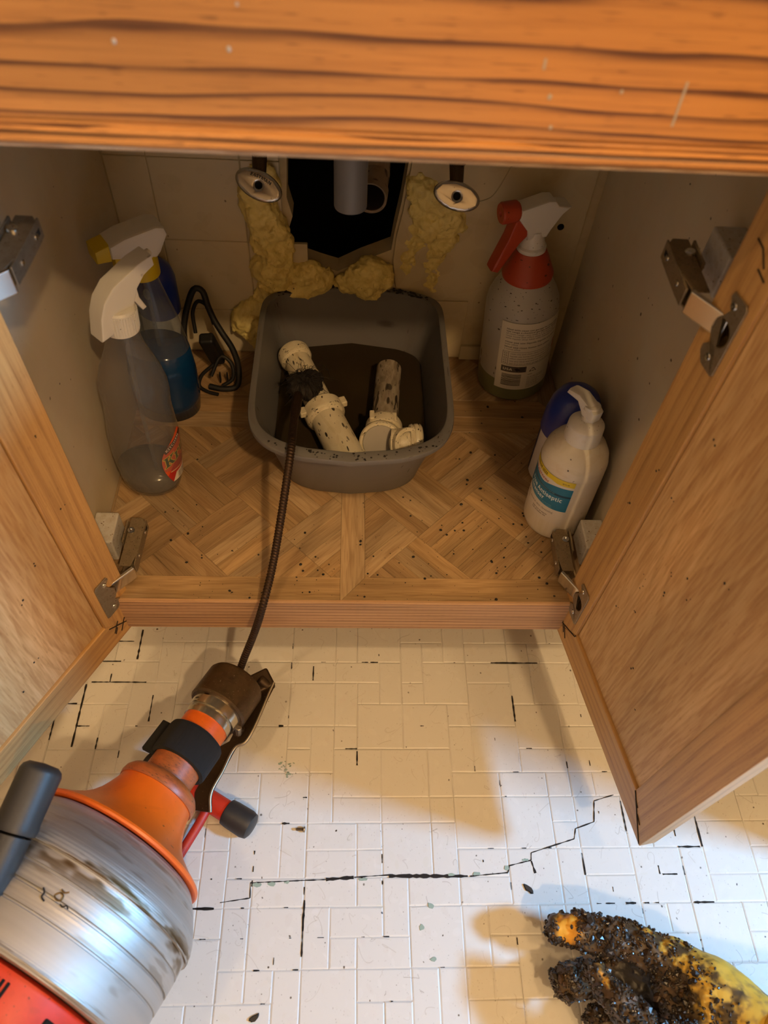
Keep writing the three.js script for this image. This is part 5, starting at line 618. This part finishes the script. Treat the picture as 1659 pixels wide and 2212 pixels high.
// ---------- gloved hand ----------
{
  const K = (x, y, z) => V(x, y, z);
  // bones: [a, b, ra, rb]
  const index = [[K(0.317, 0.078, 0.338), K(0.278, 0.068, 0.3215), 0.0185, 0.0175], [K(0.278, 0.068, 0.3215), K(0.243, 0.058, 0.313), 0.0175, 0.0168], [K(0.243, 0.058, 0.313), K(0.2185, 0.0515, 0.3095), 0.0168, 0.0135]];
  const middle = [[K(0.318, 0.05, 0.362), K(0.272, 0.037, 0.354), 0.0165, 0.0155], [K(0.272, 0.037, 0.354), K(0.243, 0.036, 0.352), 0.0155, 0.0165], [K(0.243, 0.036, 0.352), K(0.2265, 0.036, 0.3555), 0.0165, 0.0165]];
  const ring = [[K(0.322, 0.045, 0.385), K(0.28, 0.03, 0.386), 0.0165, 0.0155], [K(0.28, 0.03, 0.386), K(0.256, 0.028, 0.387), 0.0155, 0.014]];
  const little = [[K(0.328, 0.045, 0.405), K(0.292, 0.032, 0.409), 0.0155, 0.014], [K(0.292, 0.032, 0.409), K(0.273, 0.027, 0.411), 0.014, 0.012]];
  const thumb = [[K(0.335, 0.092, 0.41), K(0.286, 0.1, 0.408), 0.021, 0.0165], [K(0.286, 0.1, 0.408), K(0.259, 0.095, 0.377), 0.0155, 0.0135], [K(0.259, 0.095, 0.377), K(0.2405, 0.084, 0.3515), 0.0135, 0.0108]];
  const palm = [[K(0.325, 0.08, 0.342), K(0.35, 0.093, 0.363), 0.0195, 0.0235], [K(0.332, 0.062, 0.362), K(0.355, 0.085, 0.385), 0.02, 0.027], [K(0.335, 0.055, 0.39), K(0.362, 0.085, 0.4), 0.02, 0.027], [K(0.35, 0.09, 0.378), K(0.388, 0.12, 0.416), 0.0275, 0.0275], [K(0.338, 0.09, 0.398), K(0.36, 0.09, 0.395), 0.02, 0.025], [K(0.35, 0.093, 0.363), K(0.378, 0.114, 0.4), 0.0235, 0.027], [K(0.317, 0.072, 0.352), K(0.32, 0.08, 0.392), 0.0165, 0.0175], [K(0.272, 0.043, 0.34), K(0.325, 0.058, 0.35), 0.0125, 0.018]];
  const chain = (x, y, z, bones, k) => bones.reduce((d, b) => smin(d, capsule(x, y, z, ...b), k), 1);
  const sdf = (x, y, z) => { let d = chain(x, y, z, palm, 0.012); for (const f of [index, middle, ring, little]) d = smin(d, chain(x, y, z, f, 0.004), 0.0035); d = smin(d, chain(x, y, z, thumb, 0.006), 0.006); const mud = sstep(0.345, 0.30, x - 0.25 * (z - 0.34)); d += (fbm3(x * 140, y * 140, z * 140, 21) - 0.5) * (0.001 + 0.0065 * mud) + (fbm3(x * 45, y * 45, z * 45, 51) - 0.5) * 0.005; return d; };
  const g = isoMesh(sdf, V(0.2, 0.015, 0.285), V(0.44, 0.17, 0.455), 0.0022);
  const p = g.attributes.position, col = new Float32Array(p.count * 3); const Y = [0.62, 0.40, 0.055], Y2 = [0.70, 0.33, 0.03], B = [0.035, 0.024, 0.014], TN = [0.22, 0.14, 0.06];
  for (let i = 0; i < p.count; i++) { const x = p.getX(i), y = p.getY(i), z = p.getZ(i); const reach = sstep(0.365, 0.285, x - 0.25 * (z - 0.34)); const n = fbm3(x * 70, y * 70, z * 70, 61), f = fbm3(x * 240, y * 240, z * 240, 71); const m = sstep(0.5, 0.62, n * 0.7 + f * 0.3 + reach * 0.36 - 0.1); const tipP = sstep(0.017, 0.009, Math.hypot(x - 0.2265, y - 0.066, (z - 0.311) * 1.1) + (f - 0.5) * 0.008); let c = mix3(reach > 0.8 ? Y2 : Y, TN, sstep(0.45, 0.75, f) * 0.6); const web = sstep(0.03, 0.02, Math.hypot(x - 0.284, (z - 0.368) * 0.8)) * sstep(0.08, 0.07, y); c = mix3(c, B, Math.max(m * 0.95 * (1 - tipP), web)); c = mix3(c, [0.012, 0.009, 0.006], web * 0.9); c = mix3(c, [0.75, 0.36, 0.03], tipP * 0.9); col.set(c, i * 3); }  // web: shade of the thumb gap painted near-black over the muck colour
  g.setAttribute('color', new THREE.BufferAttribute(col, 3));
  const t = thing('person', 'person reaching in with one muddy yellow gloved hand', 'person', [0.3, 0, 0.37]); const off = (q) => q.translate(-0.3, 0, -0.37);
  const hand = part(t, 'gloved_hand', off(g), M.glove, 'yellow rubber glove caked with dark muck at the fingers and painted shade in the thumb gap');
  const cuffAt = V(0.381, 0.1145, 0.4085), dir = V(0.62, 0.5, 0.45).normalize();
  part(t, 'glove_cuff', off(along(latheS([[-0.004, 0.0305], [0, 0.0335], [0.02, 0.0355], [0.03, 0.036], [0.031, 0.033]], 40), cuffAt, dir)), std({ color: 0xb98a22, roughness: 0.6 }));
  part(t, 'sleeve', off(merge([along(latheS([[0, 0.03], [0.0015, 0.0375], [0.006, 0.0395], [0.02, 0.0405], [0.1, 0.044], [0.24, 0.052], [0.25, 0]], 40), cuffAt.clone().addScaledVector(dir, 0.017), dir)])), M.sleeve, 'dark sleeve');
  // lumps of muck stuck to the fingers and the palm
  const R = mulberry(404), sampler = new MeshSurfaceSampler(hand).setRandomGenerator ? new MeshSurfaceSampler(hand).setRandomGenerator(R) : new MeshSurfaceSampler(hand); sampler.build();
  const lump = new THREE.IcosahedronGeometry(1, 0), N = 6500, im = new THREE.InstancedMesh(lump, M.mud, N), pos = V(0, 0, 0), nor = V(0, 0, 0), m4 = new THREE.Matrix4(), q = new THREE.Quaternion(), c = new THREE.Color(); let k = 0, guard = 0;
  while (k < N && guard++ < 120000) { sampler.sample(pos, nor); const x = pos.x + 0.3, z = pos.z + 0.37, w = sstep(0.352, 0.3, x - 0.25 * (z - 0.34)); const patch = fbm3(x * 70, pos.y * 70, z * 70, 61); if (R() > w * (patch > 0.42 ? 1 : 0.15)) continue; if (Math.hypot(x - 0.2265, pos.y - 0.066, z - 0.311) < 0.0105 && R() > 0.06) continue; if (pos.y < 0.074 && Math.hypot(x - 0.284, (z - 0.368) * 0.8) < 0.025) continue; const s = R() < 0.8 ? 0.0004 + 0.0013 * R() : 0.0014 + 0.003 * Math.pow(R(), 2.2); q.setFromEuler(new THREE.Euler(R() * 6, R() * 6, R() * 6)); m4.compose(pos.clone().addScaledVector(nor, s * 0.25), q, V(s * (0.5 + R() * 1.2), s * (0.35 + R() * 0.6), s * (0.6 + R() * 0.7))); im.setMatrixAt(k, m4); const tn = R(); im.setColorAt(k, tn > 0.8 ? c.setRGB(3.2, 2.5, 1.5) : tn > 0.6 ? c.setRGB(1.7, 1.4, 1.0) : c.setRGB(1, 1, 1)); k++; }
  im.count = k; im.name = 'muck'; im.castShadow = im.receiveShadow = true; im.userData.kind = 'stuff'; t.add(im);
}
renderer.render(scene, camera);
